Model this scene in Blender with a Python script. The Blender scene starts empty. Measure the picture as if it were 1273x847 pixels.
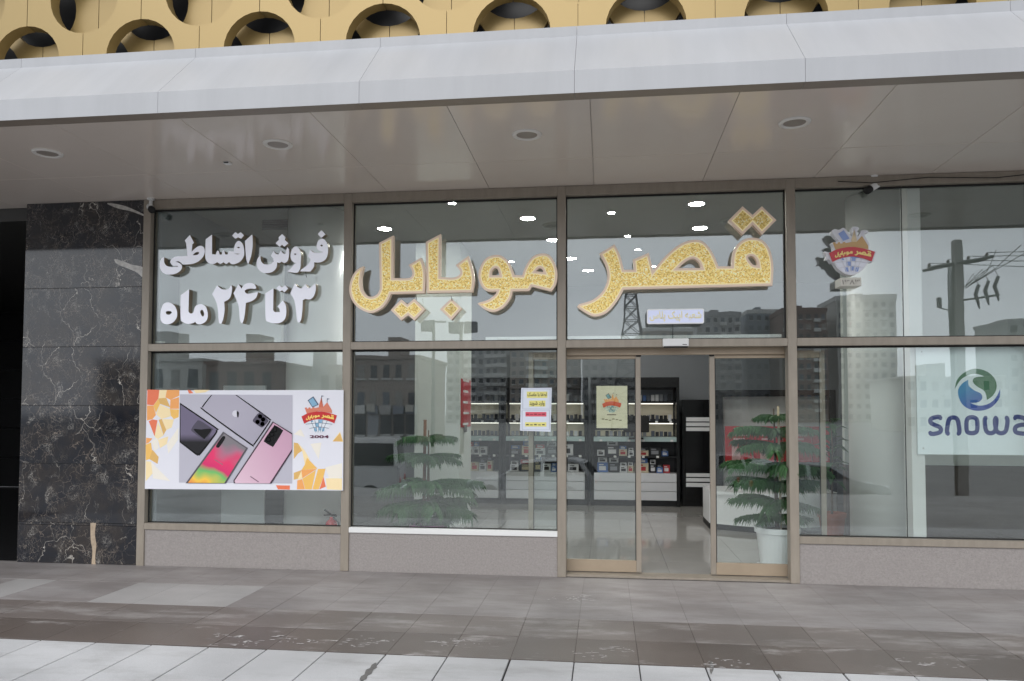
import bpy, bmesh, math, random
from mathutils import Vector, Matrix
random.seed(7)
R = math.radians
scene = bpy.context.scene
COL = scene.collection

# ------------------------------------------------------------------ camera
YAW, PIT, ROL, PPY, DIST, FPX = .121, .041, .002, 473.5, 7.488, 950.0
f0 = Vector((-math.sin(YAW), math.cos(YAW), 0)); r0 = Vector((math.cos(YAW), math.sin(YAW), 0)); u0 = Vector((0, 0, 1))
FW = f0 * math.cos(PIT) + u0 * math.sin(PIT); u2 = u0 * math.cos(PIT) - f0 * math.sin(PIT)
RT = r0 * math.cos(ROL) + u2 * math.sin(ROL); UP = u2 * math.cos(ROL) - r0 * math.sin(ROL)
CAM = Vector((0, -DIST, 1.6))
cd = bpy.data.cameras.new('camera'); cam = bpy.data.objects.new('camera', cd); COL.objects.link(cam)
cd.sensor_width = 36; cd.lens = FPX / 1273 * 36; cd.shift_y = (PPY - 423.5) / 1273
cd.clip_start = .05; cd.clip_end = 3000
cam.matrix_world = Matrix(((RT.x, UP.x, -FW.x, CAM.x), (RT.y, UP.y, -FW.y, CAM.y), (RT.z, UP.z, -FW.z, CAM.z), (0, 0, 0, 1)))
scene.camera = cam

# ------------------------------------------------------------------ overcast sky and soft sun
SUN_EL, SUN_AZ = 42, 192            # azimuth the light comes from, clockwise from +Y
w = bpy.data.worlds.new('World'); scene.world = w; w.use_nodes = True
nt = w.node_tree; nt.nodes.clear()
N = nt.nodes.new; L = nt.links.new
wo = N('ShaderNodeOutputWorld'); bg = N('ShaderNodeBackground'); bg.inputs[1].default_value = .115
sky = N('ShaderNodeTexSky'); sky.sky_type = 'NISHITA'; sky.sun_disc = False
sky.sun_elevation = R(SUN_EL); sky.sun_rotation = R(SUN_AZ); sky.air_density = 1.0; sky.dust_density = 3.0; sky.ozone_density = 1.0
hs = N('ShaderNodeHueSaturation'); hs.inputs['Saturation'].default_value = .12
tc = N('ShaderNodeTexCoord'); mp = N('ShaderNodeMapping'); mp.inputs['Scale'].default_value = (1, 1, 2.6)
nz = N('ShaderNodeTexNoise'); nz.inputs['Scale'].default_value = 2.3; nz.inputs['Detail'].default_value = 6
mr = N('ShaderNodeMapRange'); mr.inputs['From Min'].default_value = .3; mr.inputs['From Max'].default_value = .7
mr.inputs['To Min'].default_value = .78; mr.inputs['To Max'].default_value = 1.1
mx = N('ShaderNodeMix'); mx.data_type = 'RGBA'; mx.inputs[0].default_value = .88; mx.inputs[7].default_value = (8.6, 9.0, 9.6, 1)   # even cloud deck
vm = N('ShaderNodeVectorMath'); vm.operation = 'SCALE'
L(sky.outputs[0], hs.inputs['Color']); L(hs.outputs[0], mx.inputs[6]); L(tc.outputs['Generated'], mp.inputs[0]); L(mp.outputs[0], nz.inputs[0])
L(nz.outputs[0], mr.inputs[0]); L(mx.outputs[2], vm.inputs[0]); L(mr.outputs[0], vm.inputs['Scale']); L(vm.outputs[0], bg.inputs[0]); L(bg.outputs[0], wo.inputs[0])
sl = bpy.data.lights.new('sun', 'SUN'); sl.energy = .8; sl.angle = R(50); sl.color = (1, .97, .93)
so = bpy.data.objects.new('sun', sl); COL.objects.link(so)
az = R(SUN_AZ); dirv = Vector((math.sin(az) * math.cos(R(SUN_EL)), math.cos(az) * math.cos(R(SUN_EL)), math.sin(R(SUN_EL))))
so.rotation_euler = dirv.to_track_quat('Z', 'Y').to_euler(); so.location = (-6, -30, 40)
scene.view_settings.view_transform = 'Standard'; scene.view_settings.look = 'None'; scene.view_settings.exposure = .68; scene.view_settings.gamma = 1
scene.render.engine = 'CYCLES'; scene.cycles.use_denoising = True; scene.cycles.transparent_max_bounces = 32
scene.cycles.max_bounces = 10; scene.cycles.diffuse_bounces = 5; scene.cycles.glossy_bounces = 5; scene.cycles.sample_clamp_indirect = 6

# ------------------------------------------------------------------ pixel rays
def ray(x, y): return FW + RT * ((x - 636.5) / FPX) + UP * ((PPY - y) / FPX)
def PY(x, y, Y=0.0):
    d = ray(x, y); return CAM + d * ((Y - CAM.y) / d.y)
def PZ(x, y, Z=0.0):
    d = ray(x, y); return CAM + d * ((Z - CAM.z) / d.z)
def RF(x, y, Yv):                    # a point seen in the shop glass: mirrored in front of the facade
    p = PY(x, y, Yv); return Vector((p.x, .1 - Yv, p.z))

# ------------------------------------------------------------------ materials
def s2l(c):
    return tuple(((v / 255) / 12.92 if v / 255 <= .04045 else ((v / 255 + .055) / 1.055) ** 2.4) for v in c) + (1,)
MATS = {}
def M(name, col, rough=.5, metal=0, spec=.5, var=0, vscale=4, bump=0, bscale=60, rnd=0, emit=0, coat=0, vmap=None):
    if name in MATS: return MATS[name]
    m = bpy.data.materials.new(name); m.use_nodes = True; t = m.node_tree; b = t.nodes['Principled BSDF']
    col = tuple(col) + (1,) if len(col) == 3 else col
    b.inputs['Base Color'].default_value = col; b.inputs['Roughness'].default_value = rough; b.inputs['Metallic'].default_value = metal
    b.inputs['Specular IOR Level'].default_value = spec; b.inputs['Coat Weight'].default_value = coat
    n = t.nodes.new; l = t.links.new
    if emit:
        b.inputs['Emission Color'].default_value = col; b.inputs['Emission Strength'].default_value = emit
    if var or bump or rnd:
        tcn = t.nodes.new('ShaderNodeTexCoord')
    if var or rnd:
        oi = n('ShaderNodeObjectInfo'); add = n('ShaderNodeVectorMath'); add.operation = 'ADD'
        sc = n('ShaderNodeVectorMath'); sc.operation = 'SCALE'; sc.inputs[0].default_value = (7, 13, 5); l(oi.outputs['Random'], sc.inputs['Scale'])
        l(tcn.outputs['Object'], add.inputs[0]); l(sc.outputs[0], add.inputs[1])
        no = n('ShaderNodeTexNoise'); no.inputs['Scale'].default_value = vscale; no.inputs['Detail'].default_value = 8; no.inputs['Roughness'].default_value = .65
        if vmap:
            mpx = n('ShaderNodeMapping'); mpx.inputs['Scale'].default_value = vmap; l(add.outputs[0], mpx.inputs[0]); l(mpx.outputs[0], no.inputs[0])
        else: l(add.outputs[0], no.inputs[0])
        r1 = n('ShaderNodeMapRange'); r1.inputs[1].default_value = .25; r1.inputs[2].default_value = .75; r1.inputs[3].default_value = 1 - var; r1.inputs[4].default_value = 1 + var
        l(no.outputs[0], r1.inputs[0])
        r2 = n('ShaderNodeMapRange'); r2.inputs[3].default_value = 1 - rnd; r2.inputs[4].default_value = 1 + rnd; l(oi.outputs['Random'], r2.inputs[0])
        mu = n('ShaderNodeMath'); mu.operation = 'MULTIPLY'; l(r1.outputs[0], mu.inputs[0]); l(r2.outputs[0], mu.inputs[1])
        ve = n('ShaderNodeVectorMath'); ve.operation = 'SCALE'; ve.inputs[0].default_value = col[:3]; l(mu.outputs[0], ve.inputs['Scale'])
        l(ve.outputs[0], b.inputs['Base Color'])
    if bump:
        bn = n('ShaderNodeTexNoise'); bn.inputs['Scale'].default_value = bscale; bn.inputs['Detail'].default_value = 4
        bu = n('ShaderNodeBump'); bu.inputs['Strength'].default_value = bump; bu.inputs['Distance'].default_value = .01
        l(tcn.outputs['Object'], bn.inputs[0]); l(bn.outputs[0], bu.inputs['Height']); l(bu.outputs[0], b.inputs['Normal'])
    MATS[name] = m; return m
def S(name, c, **k): return M(name, s2l(c), **k)

def glass_mat(name, refl, tint, wav=.0):
    m = bpy.data.materials.new(name); m.use_nodes = True; t = m.node_tree; t.nodes.clear(); n = t.nodes.new; l = t.links.new
    o = n('ShaderNodeOutputMaterial'); mixs = n('ShaderNodeMixShader'); tr = n('ShaderNodeBsdfTransparent'); gl = n('ShaderNodeBsdfGlossy')
    tr.inputs[0].default_value = tint; gl.inputs['Roughness'].default_value = 0; gl.inputs[0].default_value = (.95, .98, 1, 1)
    lw = n('ShaderNodeLayerWeight'); pw = n('ShaderNodeMath'); pw.operation = 'POWER'; pw.inputs[1].default_value = 5; l(lw.outputs['Facing'], pw.inputs[0])
    ma = n('ShaderNodeMath'); ma.operation = 'MULTIPLY_ADD'; ma.inputs[1].default_value = .9; ma.inputs[2].default_value = refl; ma.use_clamp = True
    l(pw.outputs[0], ma.inputs[0]); l(ma.outputs[0], mixs.inputs[0]); l(tr.outputs[0], mixs.inputs[1]); l(gl.outputs[0], mixs.inputs[2]); l(mixs.outputs[0], o.inputs[0])
    if wav:
        tcn = n('ShaderNodeTexCoord'); no = n('ShaderNodeTexNoise'); no.inputs['Scale'].default_value = 1.6; no.inputs['Detail'].default_value = 2
        bu = n('ShaderNodeBump'); bu.inputs['Strength'].default_value = 1; bu.inputs['Distance'].default_value = wav
        l(tcn.outputs['Object'], no.inputs[0]); l(no.outputs[0], bu.inputs['Height']); l(bu.outputs[0], gl.inputs['Normal'])
    return m
GLASS = glass_mat('window glass', .115, (.92, .95, .935, 1), .0005)
GLASSD = glass_mat('door glass', .06, (.94, .965, .955, 1), .0004)

def marble_mat():
    m = bpy.data.materials.new('black marble'); m.use_nodes = True; t = m.node_tree; b = t.nodes['Principled BSDF']; n = t.nodes.new; l = t.links.new
    tcn = n('ShaderNodeTexCoord'); oi = n('ShaderNodeObjectInfo'); sc = n('ShaderNodeVectorMath'); sc.operation = 'SCALE'; sc.inputs[0].default_value = (3, 0, 9)
    ad = n('ShaderNodeVectorMath'); ad.operation = 'ADD'; l(oi.outputs['Random'], sc.inputs['Scale']); l(tcn.outputs['Object'], ad.inputs[0]); l(sc.outputs[0], ad.inputs[1])
    wn = n('ShaderNodeTexNoise'); wn.inputs['Scale'].default_value = 5; wn.inputs['Detail'].default_value = 5; l(ad.outputs[0], wn.inputs[0])
    wm = n('ShaderNodeMix'); wm.data_type = 'RGBA'; wm.blend_type = 'LINEAR_LIGHT'; wm.inputs[0].default_value = .16; l(ad.outputs[0], wm.inputs[6]); l(wn.outputs[1], wm.inputs[7])
    def vein(scale, thick, lo, hi, mscale, seed):
        mpv = n('ShaderNodeMapping'); mpv.inputs['Location'].default_value = (seed, seed, seed); mpv.inputs['Scale'].default_value = (1.25, 1, .8); l(wm.outputs[2], mpv.inputs[0])
        v = n('ShaderNodeTexVoronoi'); v.feature = 'DISTANCE_TO_EDGE'; v.inputs['Scale'].default_value = scale; l(mpv.outputs[0], v.inputs[0])
        a = n('ShaderNodeMapRange'); a.inputs[1].default_value = 0; a.inputs[2].default_value = thick; a.inputs[3].default_value = 1; a.inputs[4].default_value = 0; l(v.outputs[0], a.inputs[0])
        k = n('ShaderNodeTexNoise'); k.inputs['Scale'].default_value = mscale; k.inputs['Detail'].default_value = 4; l(mpv.outputs[0], k.inputs[0])
        c = n('ShaderNodeMapRange'); c.inputs[1].default_value = lo; c.inputs[2].default_value = hi; l(k.outputs[0], c.inputs[0])
        mu = n('ShaderNodeMath'); mu.operation = 'MULTIPLY'; l(a.outputs[0], mu.inputs[0]); l(c.outputs[0], mu.inputs[1]); return mu.outputs[0]
    base = n('ShaderNodeMix'); base.data_type = 'RGBA'; base.inputs[6].default_value = (.008, .010, .016, 1); base.inputs[7].default_value = (.034, .027, .023, 1)
    bnz = n('ShaderNodeTexNoise'); bnz.inputs['Scale'].default_value = 3.5; bnz.inputs['Detail'].default_value = 9; bnz.inputs['Roughness'].default_value = .7; l(ad.outputs[0], bnz.inputs[0])
    br = n('ShaderNodeMapRange'); br.inputs[1].default_value = .42; br.inputs[2].default_value = .72; l(bnz.outputs[0], br.inputs[0]); l(br.outputs[0], base.inputs[0])
    prev = base.outputs[2]
    for sca, th, lo, hi, ms, sd, col in ((9, .013, .46, .6, 3, 0, (.27, .22, .18, 1)), (24, .03, .49, .64, 4, 4, (.27, .23, .19, 1)), (2.2, .007, .5, .6, 2, 9, (.58, .54, .48, 1)), (48, .09, .57, .7, 6, 2, (.36, .34, .31, 1))):
        mm = n('ShaderNodeMix'); mm.data_type = 'RGBA'; mm.inputs[7].default_value = col; l(vein(sca, th, lo, hi, ms, sd), mm.inputs[0]); l(prev, mm.inputs[6]); prev = mm.outputs[2]
    l(prev, b.inputs['Base Color']); b.inputs['Roughness'].default_value = .06; b.inputs['Specular IOR Level'].default_value = .62
    return m
MARBLE = marble_mat()

def stain_mat(name, base, light, lo=.56, hi=.72, rough=.55, vs=2.2, rnd=.08, dark=None):
    """paving stone: even body, blotches and scuffs of a lighter residue, per-slab variation"""
    m = bpy.data.materials.new(name); m.use_nodes = True; t = m.node_tree; b = t.nodes['Principled BSDF']; n = t.nodes.new; l = t.links.new
    g = n('ShaderNodeNewGeometry'); oi = n('ShaderNodeObjectInfo')
    mpv = n('ShaderNodeMapping'); mpv.inputs['Scale'].default_value = (.55, 1.6, 1); l(g.outputs['Position'], mpv.inputs[0])
    a = n('ShaderNodeTexNoise'); a.inputs['Scale'].default_value = vs; a.inputs['Detail'].default_value = 10; a.inputs['Roughness'].default_value = .72; l(mpv.outputs[0], a.inputs[0])
    r1 = n('ShaderNodeMapRange'); r1.inputs[1].default_value = lo; r1.inputs[2].default_value = hi; l(a.outputs[0], r1.inputs[0])
    mm = n('ShaderNodeMix'); mm.data_type = 'RGBA'; mm.inputs[6].default_value = tuple(base) + (1,); mm.inputs[7].default_value = tuple(light) + (1,); l(r1.outputs[0], mm.inputs[0])
    c = n('ShaderNodeTexNoise'); c.inputs['Scale'].default_value = .9; c.inputs['Detail'].default_value = 6; l(g.outputs['Position'], c.inputs[0])
    r3 = n('ShaderNodeMapRange'); r3.inputs[1].default_value = .3; r3.inputs[2].default_value = .7; r3.inputs[3].default_value = .78; r3.inputs[4].default_value = 1.2; l(c.outputs[0], r3.inputs[0])
    fg = n('ShaderNodeTexNoise'); fg.inputs['Scale'].default_value = 220; fg.inputs['Detail'].default_value = 2; l(g.outputs['Position'], fg.inputs[0])
    r4 = n('ShaderNodeMapRange'); r4.inputs[1].default_value = .3; r4.inputs[2].default_value = .7; r4.inputs[3].default_value = .9; r4.inputs[4].default_value = 1.1; l(fg.outputs[0], r4.inputs[0])
    r2 = n('ShaderNodeMapRange'); r2.inputs[3].default_value = 1 - rnd; r2.inputs[4].default_value = 1 + rnd; l(oi.outputs['Random'], r2.inputs[0])
    m1 = n('ShaderNodeMath'); m1.operation = 'MULTIPLY'; l(r2.outputs[0], m1.inputs[0]); l(r3.outputs[0], m1.inputs[1])
    m2 = n('ShaderNodeMath'); m2.operation = 'MULTIPLY'; l(m1.outputs[0], m2.inputs[0]); l(r4.outputs[0], m2.inputs[1])
    v = n('ShaderNodeVectorMath'); v.operation = 'SCALE'; l(mm.outputs[2], v.inputs[0]); l(m2.outputs[0], v.inputs['Scale']); l(v.outputs[0], b.inputs['Base Color'])
    b.inputs['Roughness'].default_value = rough
    bu = n('ShaderNodeBump'); bu.inputs['Strength'].default_value = .25; bu.inputs['Distance'].default_value = .004; l(fg.outputs[0], bu.inputs['Height']); l(bu.outputs[0], b.inputs['Normal'])
    return m
STONE_DRY = stain_mat('dry granite', (.218, .198, .192), (.315, .298, .295), .42, .68, .5, 1.9, .035)
STONE_PALE = stain_mat('pale washed granite', (.33, .32, .315), (.38, .37, .37), .5, .7, .5, 1.6, .04)
STONE_WET = stain_mat('brown damp granite', (.108, .088, .077), (.36, .335, .325), .565, .68, .36, 2.6, .1)
STONE_DAMP = stain_mat('drying brown granite', (.148, .126, .115), (.33, .31, .30), .5, .72, .42, 2.3, .09)
STONE_WHITE = stain_mat('white stone', (.43, .43, .435), (.31, .305, .30), .5, .72, .6, 1.9, .05)

def glitter_mat(name, lit):
    m = bpy.data.materials.new(name); m.use_nodes = True; t = m.node_tree; b = t.nodes['Principled BSDF']; n = t.nodes.new; l = t.links.new
    tcn = n('ShaderNodeTexCoord'); v = n('ShaderNodeTexVoronoi'); v.inputs['Scale'].default_value = 105; l(tcn.outputs['Object'], v.inputs[0])
    cr = n('ShaderNodeValToRGB'); e = cr.color_ramp.elements; e[0].position = .0; e[0].color = (.56, .36, .06, 1); e[1].position = 1; e[1].color = (1, .97, .74, 1)
    k = e.new(.45); k.color = (.90, .66, .19, 1); k = e.new(.85); k.color = (1, .82, .34, 1)
    sp = n('ShaderNodeSeparateColor'); l(v.outputs['Color'], sp.inputs[0]); l(sp.outputs[0], cr.inputs[0]); l(cr.outputs[0], b.inputs['Base Color'])
    bu = n('ShaderNodeBump'); bu.inputs['Strength'].default_value = .7; bu.inputs['Distance'].default_value = .004; l(sp.outputs[1], bu.inputs['Height']); l(bu.outputs[0], b.inputs['Normal'])
    b.inputs['Roughness'].default_value = .3; b.inputs['Metallic'].default_value = .1
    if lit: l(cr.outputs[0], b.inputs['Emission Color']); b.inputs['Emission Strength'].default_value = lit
    return m
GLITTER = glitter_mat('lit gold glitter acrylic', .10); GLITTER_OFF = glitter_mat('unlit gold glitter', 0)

def grad_mat(name, stops, axis=(1, 0, 0), size=1.0, off=.5, rough=.35, noise=0):
    m = bpy.data.materials.new(name); m.use_nodes = True; t = m.node_tree; b = t.nodes['Principled BSDF']; n = t.nodes.new; l = t.links.new
    tcn = n('ShaderNodeTexCoord'); dp = n('ShaderNodeVectorMath'); dp.operation = 'DOT_PRODUCT'; dp.inputs[1].default_value = axis; l(tcn.outputs['Object'], dp.inputs[0])
    ma = n('ShaderNodeMath'); ma.operation = 'MULTIPLY_ADD'; ma.inputs[1].default_value = 1 / size; ma.inputs[2].default_value = off; l(dp.outputs['Value'], ma.inputs[0])
    src = ma.outputs[0]
    if noise:
        no = n('ShaderNodeTexNoise'); no.inputs['Scale'].default_value = 4; no.inputs['Detail'].default_value = 1; l(tcn.outputs['Object'], no.inputs[0])
        m3 = n('ShaderNodeMath'); m3.operation = 'MULTIPLY_ADD'; m3.inputs[1].default_value = noise; l(no.outputs[0], m3.inputs[0]); l(src, m3.inputs[2]); src = m3.outputs[0]
    cr = n('ShaderNodeValToRGB'); el = cr.color_ramp.elements
    for i, (p, c) in enumerate(stops):
        e = el[i] if i < 2 else el.new(p)
        e.position = p; e.color = s2l(c)
    l(src, cr.inputs[0]); l(cr.outputs[0], b.inputs['Base Color']); b.inputs['Roughness'].default_value = rough
    return m

BRONZE = S('champagne aluminium', (146, 137, 125), rough=.42, metal=.12, var=.13, vscale=5, vmap=(3, 3, .7), rnd=.03)
BRONZE_D = S('warm bronze door rail', (160, 144, 124), rough=.4, metal=.12, var=.1, vscale=4)
BLACK = M('black lacquer', (.008, .008, .009), rough=.2)
RUBBER = M('black rubber', (.012, .012, .012), rough=.7)
WHITE = M('white paint', (.72, .72, .71), rough=.5, var=.03, vscale=2)
WHITEG = M('white laminate', (.84, .85, .86), rough=.25)
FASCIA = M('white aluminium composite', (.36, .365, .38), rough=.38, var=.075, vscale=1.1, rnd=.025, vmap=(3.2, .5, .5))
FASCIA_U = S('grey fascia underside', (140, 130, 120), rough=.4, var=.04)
SOFFIT = S('grey beige soffit panel', (216, 206, 197), rough=.15, var=.03, vscale=1.2, rnd=.02)
PLINTH = S('bush hammered pink grey stone', (148, 142, 139), rough=.8, var=.17, vscale=55, bump=.6, bscale=120)
GROUT = M('dark joint', (.03, .028, .027), rough=.9)
CEIL = M('interior grey ceiling', (.30, .31, .29), rough=.7, var=.03)
FLOORT = S('polished porcelain', (158, 156, 152), rough=.07, var=.05, vscale=2, rnd=.02, spec=.6)
GREYW = M('grey interior wall', (.27, .29, .31), rough=.6, var=.04)
PALEW = M('pale interior paint', (.66, .70, .67), rough=.6, var=.03)
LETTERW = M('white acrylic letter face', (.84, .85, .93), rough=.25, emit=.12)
LETTERS = S('bronze letter return', (150, 134, 112), rough=.35, metal=.1)
ROSE = S('rose gold rim', (240, 216, 194), rough=.35, metal=.05)
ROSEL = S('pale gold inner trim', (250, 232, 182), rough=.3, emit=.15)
GOLDP = grad_mat('gold composite panel', [(0, (136, 114, 68)), (1, (152, 130, 84))], (0, 0, 1), 3, 0, .3, .5)
GOLDP.node_tree.nodes['Principled BSDF'].inputs['Metallic'].default_value = .3
CHROME = M('brushed steel', (.55, .55, .55), rough=.3, metal=1)
LEDM = M('lit lamp', (1, .97, .92), emit=125)
LEDS = M('lit shelf strip', (1, .96, .86), emit=.9)
LEAF = M('araucaria needles', (.028, .095, .024), rough=.55, var=.35, vscale=9, rnd=.25)
BARK = M('bark', (.11, .075, .05), rough=.85, var=.25, vscale=18)
REDP = S('red print', (186, 44, 52), rough=.35)

# ------------------------------------------------------------------ builders
def wloc(o):
    v = Vector((0, 0, 0))
    while o is not None: v += o.location; o = o.parent
    return v
def tag(o, label=None, cat=None, group=None, kind=None):
    for k, v in (('label', label), ('category', cat), ('group', group), ('kind', kind)):
        if v: o[k] = v
    return o
def E(name, loc, label, cat, group=None):
    o = bpy.data.objects.new(name, None); COL.objects.link(o); o.location = loc; o.empty_display_size = .1
    return tag(o, label, cat, group)
def link(name, me, mat, parent=None):
    if mat is not None and not me.materials: me.materials.append(mat)
    o = bpy.data.objects.new(name, me); COL.objects.link(o); o.parent = parent; return o
def obj(name, vs, fs, mat, parent=None, smooth=False):
    off = wloc(parent) if parent else Vector((0, 0, 0))
    me = bpy.data.meshes.new(name); me.from_pydata([tuple(Vector(v) - off) for v in vs], [], fs); me.update()
    if smooth:
        for p in me.polygons: p.use_smooth = True
    return link(name, me, mat, parent)
def fin(name, bm, mat, parent=None, smooth=False):
    off = wloc(parent) if parent else Vector((0, 0, 0))
    bmesh.ops.translate(bm, verts=bm.verts, vec=-off); bmesh.ops.recalc_face_normals(bm, faces=bm.faces)
    me = bpy.data.meshes.new(name); bm.to_mesh(me); bm.free()
    if smooth:
        for p in me.polygons: p.use_smooth = True
    return link(name, me, mat, parent)
def addbox(bm, x0, x1, y0, y1, z0, z1, bev=0, mtx=None):
    v = [bm.verts.new((x, y, z)) for z in (z0, z1) for y in (y0, y1) for x in (x0, x1)]
    fs = [bm.faces.new([v[i] for i in q]) for q in ((0, 2, 3, 1), (4, 5, 7, 6), (0, 1, 5, 4), (2, 6, 7, 3), (0, 4, 6, 2), (1, 3, 7, 5))]
    if bev:
        es = list({e for f in fs for e in f.edges}); r = bmesh.ops.bevel(bm, geom=es, offset=bev, segments=1, affect='EDGES')
        v = list({q for f in r['faces'] for q in f.verts} | {q for q in v if q.is_valid})
    if mtx is not None: bmesh.ops.transform(bm, matrix=mtx, verts=v)
    return v
def box(name, x0, x1, y0, y1, z0, z1, mat, parent=None, bev=0):
    bm = bmesh.new(); addbox(bm, min(x0, x1), max(x0, x1), min(y0, y1), max(y0, y1), min(z0, z1), max(z0, z1), bev); return fin(name, bm, mat, parent)
def addtube(bm, pts, rad, seg=8, cap=True):
    pts = [Vector(p) for p in pts]; rings = []
    for i, p in enumerate(pts):
        d = (pts[min(i + 1, len(pts) - 1)] - pts[max(i - 1, 0)]).normalized()
        a = d.cross(Vector((0, 0, 1)) if abs(d.z) < .9 else Vector((1, 0, 0))).normalized(); b = d.cross(a)
        r = rad[i] if isinstance(rad, (list, tuple)) else rad
        rings.append([bm.verts.new(p + (a * math.cos(t) + b * math.sin(t)) * r) for t in [2 * math.pi * k / seg for k in range(seg)]])
    for i in range(len(rings) - 1):
        for k in range(seg): bm.faces.new((rings[i][k], rings[i][(k + 1) % seg], rings[i + 1][(k + 1) % seg], rings[i + 1][k]))
    if cap: bm.faces.new(rings[0][::-1]); bm.faces.new(rings[-1])
def tube(name, pts, rad, mat, parent=None, seg=8):
    bm = bmesh.new(); addtube(bm, pts, rad, seg); return fin(name, bm, mat, parent, True)
def addlathe(bm, prof, c=(0, 0, 0), seg=24, axis='z'):
    rings = []
    for r, z in prof:
        ring = []
        for k in range(seg):
            t = 2 * math.pi * k / seg; x, y = r * math.cos(t), r * math.sin(t)
            p = (x, y, z) if axis == 'z' else ((x, z, y) if axis == 'y' else (z, x, y))
            ring.append(bm.verts.new(Vector(c) + Vector(p)))
        rings.append(ring)
    for i in range(len(rings) - 1):
        for k in range(seg): bm.faces.new((rings[i][k], rings[i][(k + 1) % seg], rings[i + 1][(k + 1) % seg], rings[i + 1][k]))
    bm.faces.new(rings[0][::-1]); bm.faces.new(rings[-1])
def lathe(name, prof, c, mat, parent=None, seg=24, axis='z', smooth=False):
    bm = bmesh.new(); addlathe(bm, prof, c, seg, axis); return fin(name, bm, mat, parent, smooth)

def smooth_loop(pts, n=5):
    """Catmull-Rom through (x,y); a third element marks a corner"""
    out = []; k = len(pts)
    P = [Vector((p[0], p[1])) for p in pts]; c = [len(p) > 2 for p in pts]
    for i in range(k):
        a, b = P[i], P[(i + 1) % k]; j = (i + 1) % k
        if c[i] and c[j]: out.append(a); continue
        p0 = a if c[i] else P[i - 1]; p3 = b if c[j] else P[(i + 2) % k]
        for s in range(n):
            t = s / n
            out.append(.5 * ((2 * a) + (b - p0) * t + (2 * p0 - 5 * a + 4 * b - p3) * t * t + (3 * a - p0 - 3 * b + p3) * t ** 3))
    return out
def area(l): return sum(l[i].x * l[(i + 1) % len(l)].y - l[(i + 1) % len(l)].x * l[i].y for i in range(len(l))) / 2
def plate(name, loops, Y, depth, mat, parent, inset=0.0):
    """flat shape in the X-Z plane with its front at Y, going back by depth; loops are lists of (X,Z)"""
    cu = bpy.data.curves.new(name, 'CURVE'); cu.dimensions = '2D'; cu.fill_mode = 'BOTH'; cu.extrude = depth / 2; cu.offset = inset
    for i, lp in enumerate(loops):
        lp = [Vector(p) for p in lp]
        if (area(lp) < 0) == (i == 0): lp = lp[::-1]
        sp = cu.splines.new('POLY'); sp.points.add(len(lp) - 1); sp.use_cyclic_u = True
        for q, p in zip(sp.points, lp): q.co = (p.x, p.y, 0, 1)
    o = bpy.data.objects.new(name, cu); COL.objects.link(o)
    dg = bpy.context.evaluated_depsgraph_get(); me = bpy.data.meshes.new_from_object(o.evaluated_get(dg))
    bpy.data.objects.remove(o); bpy.data.curves.remove(cu)
    off = wloc(parent) if parent else Vector((0, 0, 0))
    for v in me.vertices: v.co = Vector((v.co.x, Y + depth / 2 - v.co.z, v.co.y)) - off
    me.name = name
    while me.materials: me.materials.pop()
    return link(name, me, mat, parent)
def Q(px, s, ox, oy, Y):              # zoomed-photo points -> (X,Z) on the plane Y
    out = []
    for p in px:
        q = PY(ox + p[0] / s, oy + p[1] / s, Y); out.append((q.x, q.z) + ((1,) if len(p) > 2 else ()))
    return out
def C(*a): return [tuple(p) + (1,) for p in a]
def loops(groups, s, ox, oy, Y, n=5): return [smooth_loop(Q(g, s, ox, oy, Y), n) for g in groups]

# ------------------------------------------------------------------ setting: paving, road, room shell
def struct(o): o['kind'] = 'structure'; return o
MX = [-4.807, -2.606, -.421, 1.766, 3.956, 6.146]     # mullion axes
T = .413
pav = struct(box('pavement', -14, 14, -8.1, .1, -1.35, -.012, GROUT))
box('joint_bed', -14, 14, -1.481, .05, -.012, -.0016, M('granite grout', (.2, .185, .178), rough=.9), pav); box('joint_bed', -14, 14, -2.499, -1.481, -.012, -.0022, M('brown grout', (.085, .072, .064), rough=.9), pav)
rows = [(-.742, -.006, STONE_DRY), (-1.478, -.748, STONE_DRY), (-1.99, -1.484, STONE_DAMP), (-2.497, -1.996, STONE_WET)]
kx = 0
for ri, (y0, y1, mt) in enumerate(rows):
    me = None
    for i in range(-20, 15):
        x0 = -.202 + i * T
        g = .0012 if ri < 2 else .0018
        pale = ri == 1 and i in (-10, -9, -8, -13)
        if ri == 0: me2 = None
        o = box('paving_slab', g, T - g, 0, y1 - y0, -.02, 0, STONE_PALE if pale else mt, pav, .0008); o.location = (x0, y0, random.uniform(-.0012, .0012) if ri else 0)
for i in range(-20, 15):
    x0 = -.202 + i * T
    o = box('white_slab', .0045, T - .0045, 0, 1.2, -.02, 0, STONE_WHITE, pav, .003); o.location = (x0 + random.uniform(-.002, .002), -3.71, random.uniform(-.002, .001))
o = struct(box('terrace_paving', -14, 14, -8.12, -3.72, -.03, -.002, stain_mat('grey terrace stone', (.24, .235, .235), (.16, .155, .15), .45, .65, .6, .8, 0)))
road = struct(box('road', -400, 400, -700, -8.0, -1.6, -1.3, M('worn pale asphalt', (.17, .17, .17), rough=.8, var=.2, vscale=.6)))
o = box('parking_line', -.06, .06, -17.6, -13.2, -1.3, -1.296, WHITE); o.location.x = -6.5; tag(o, kind='structure')

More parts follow.
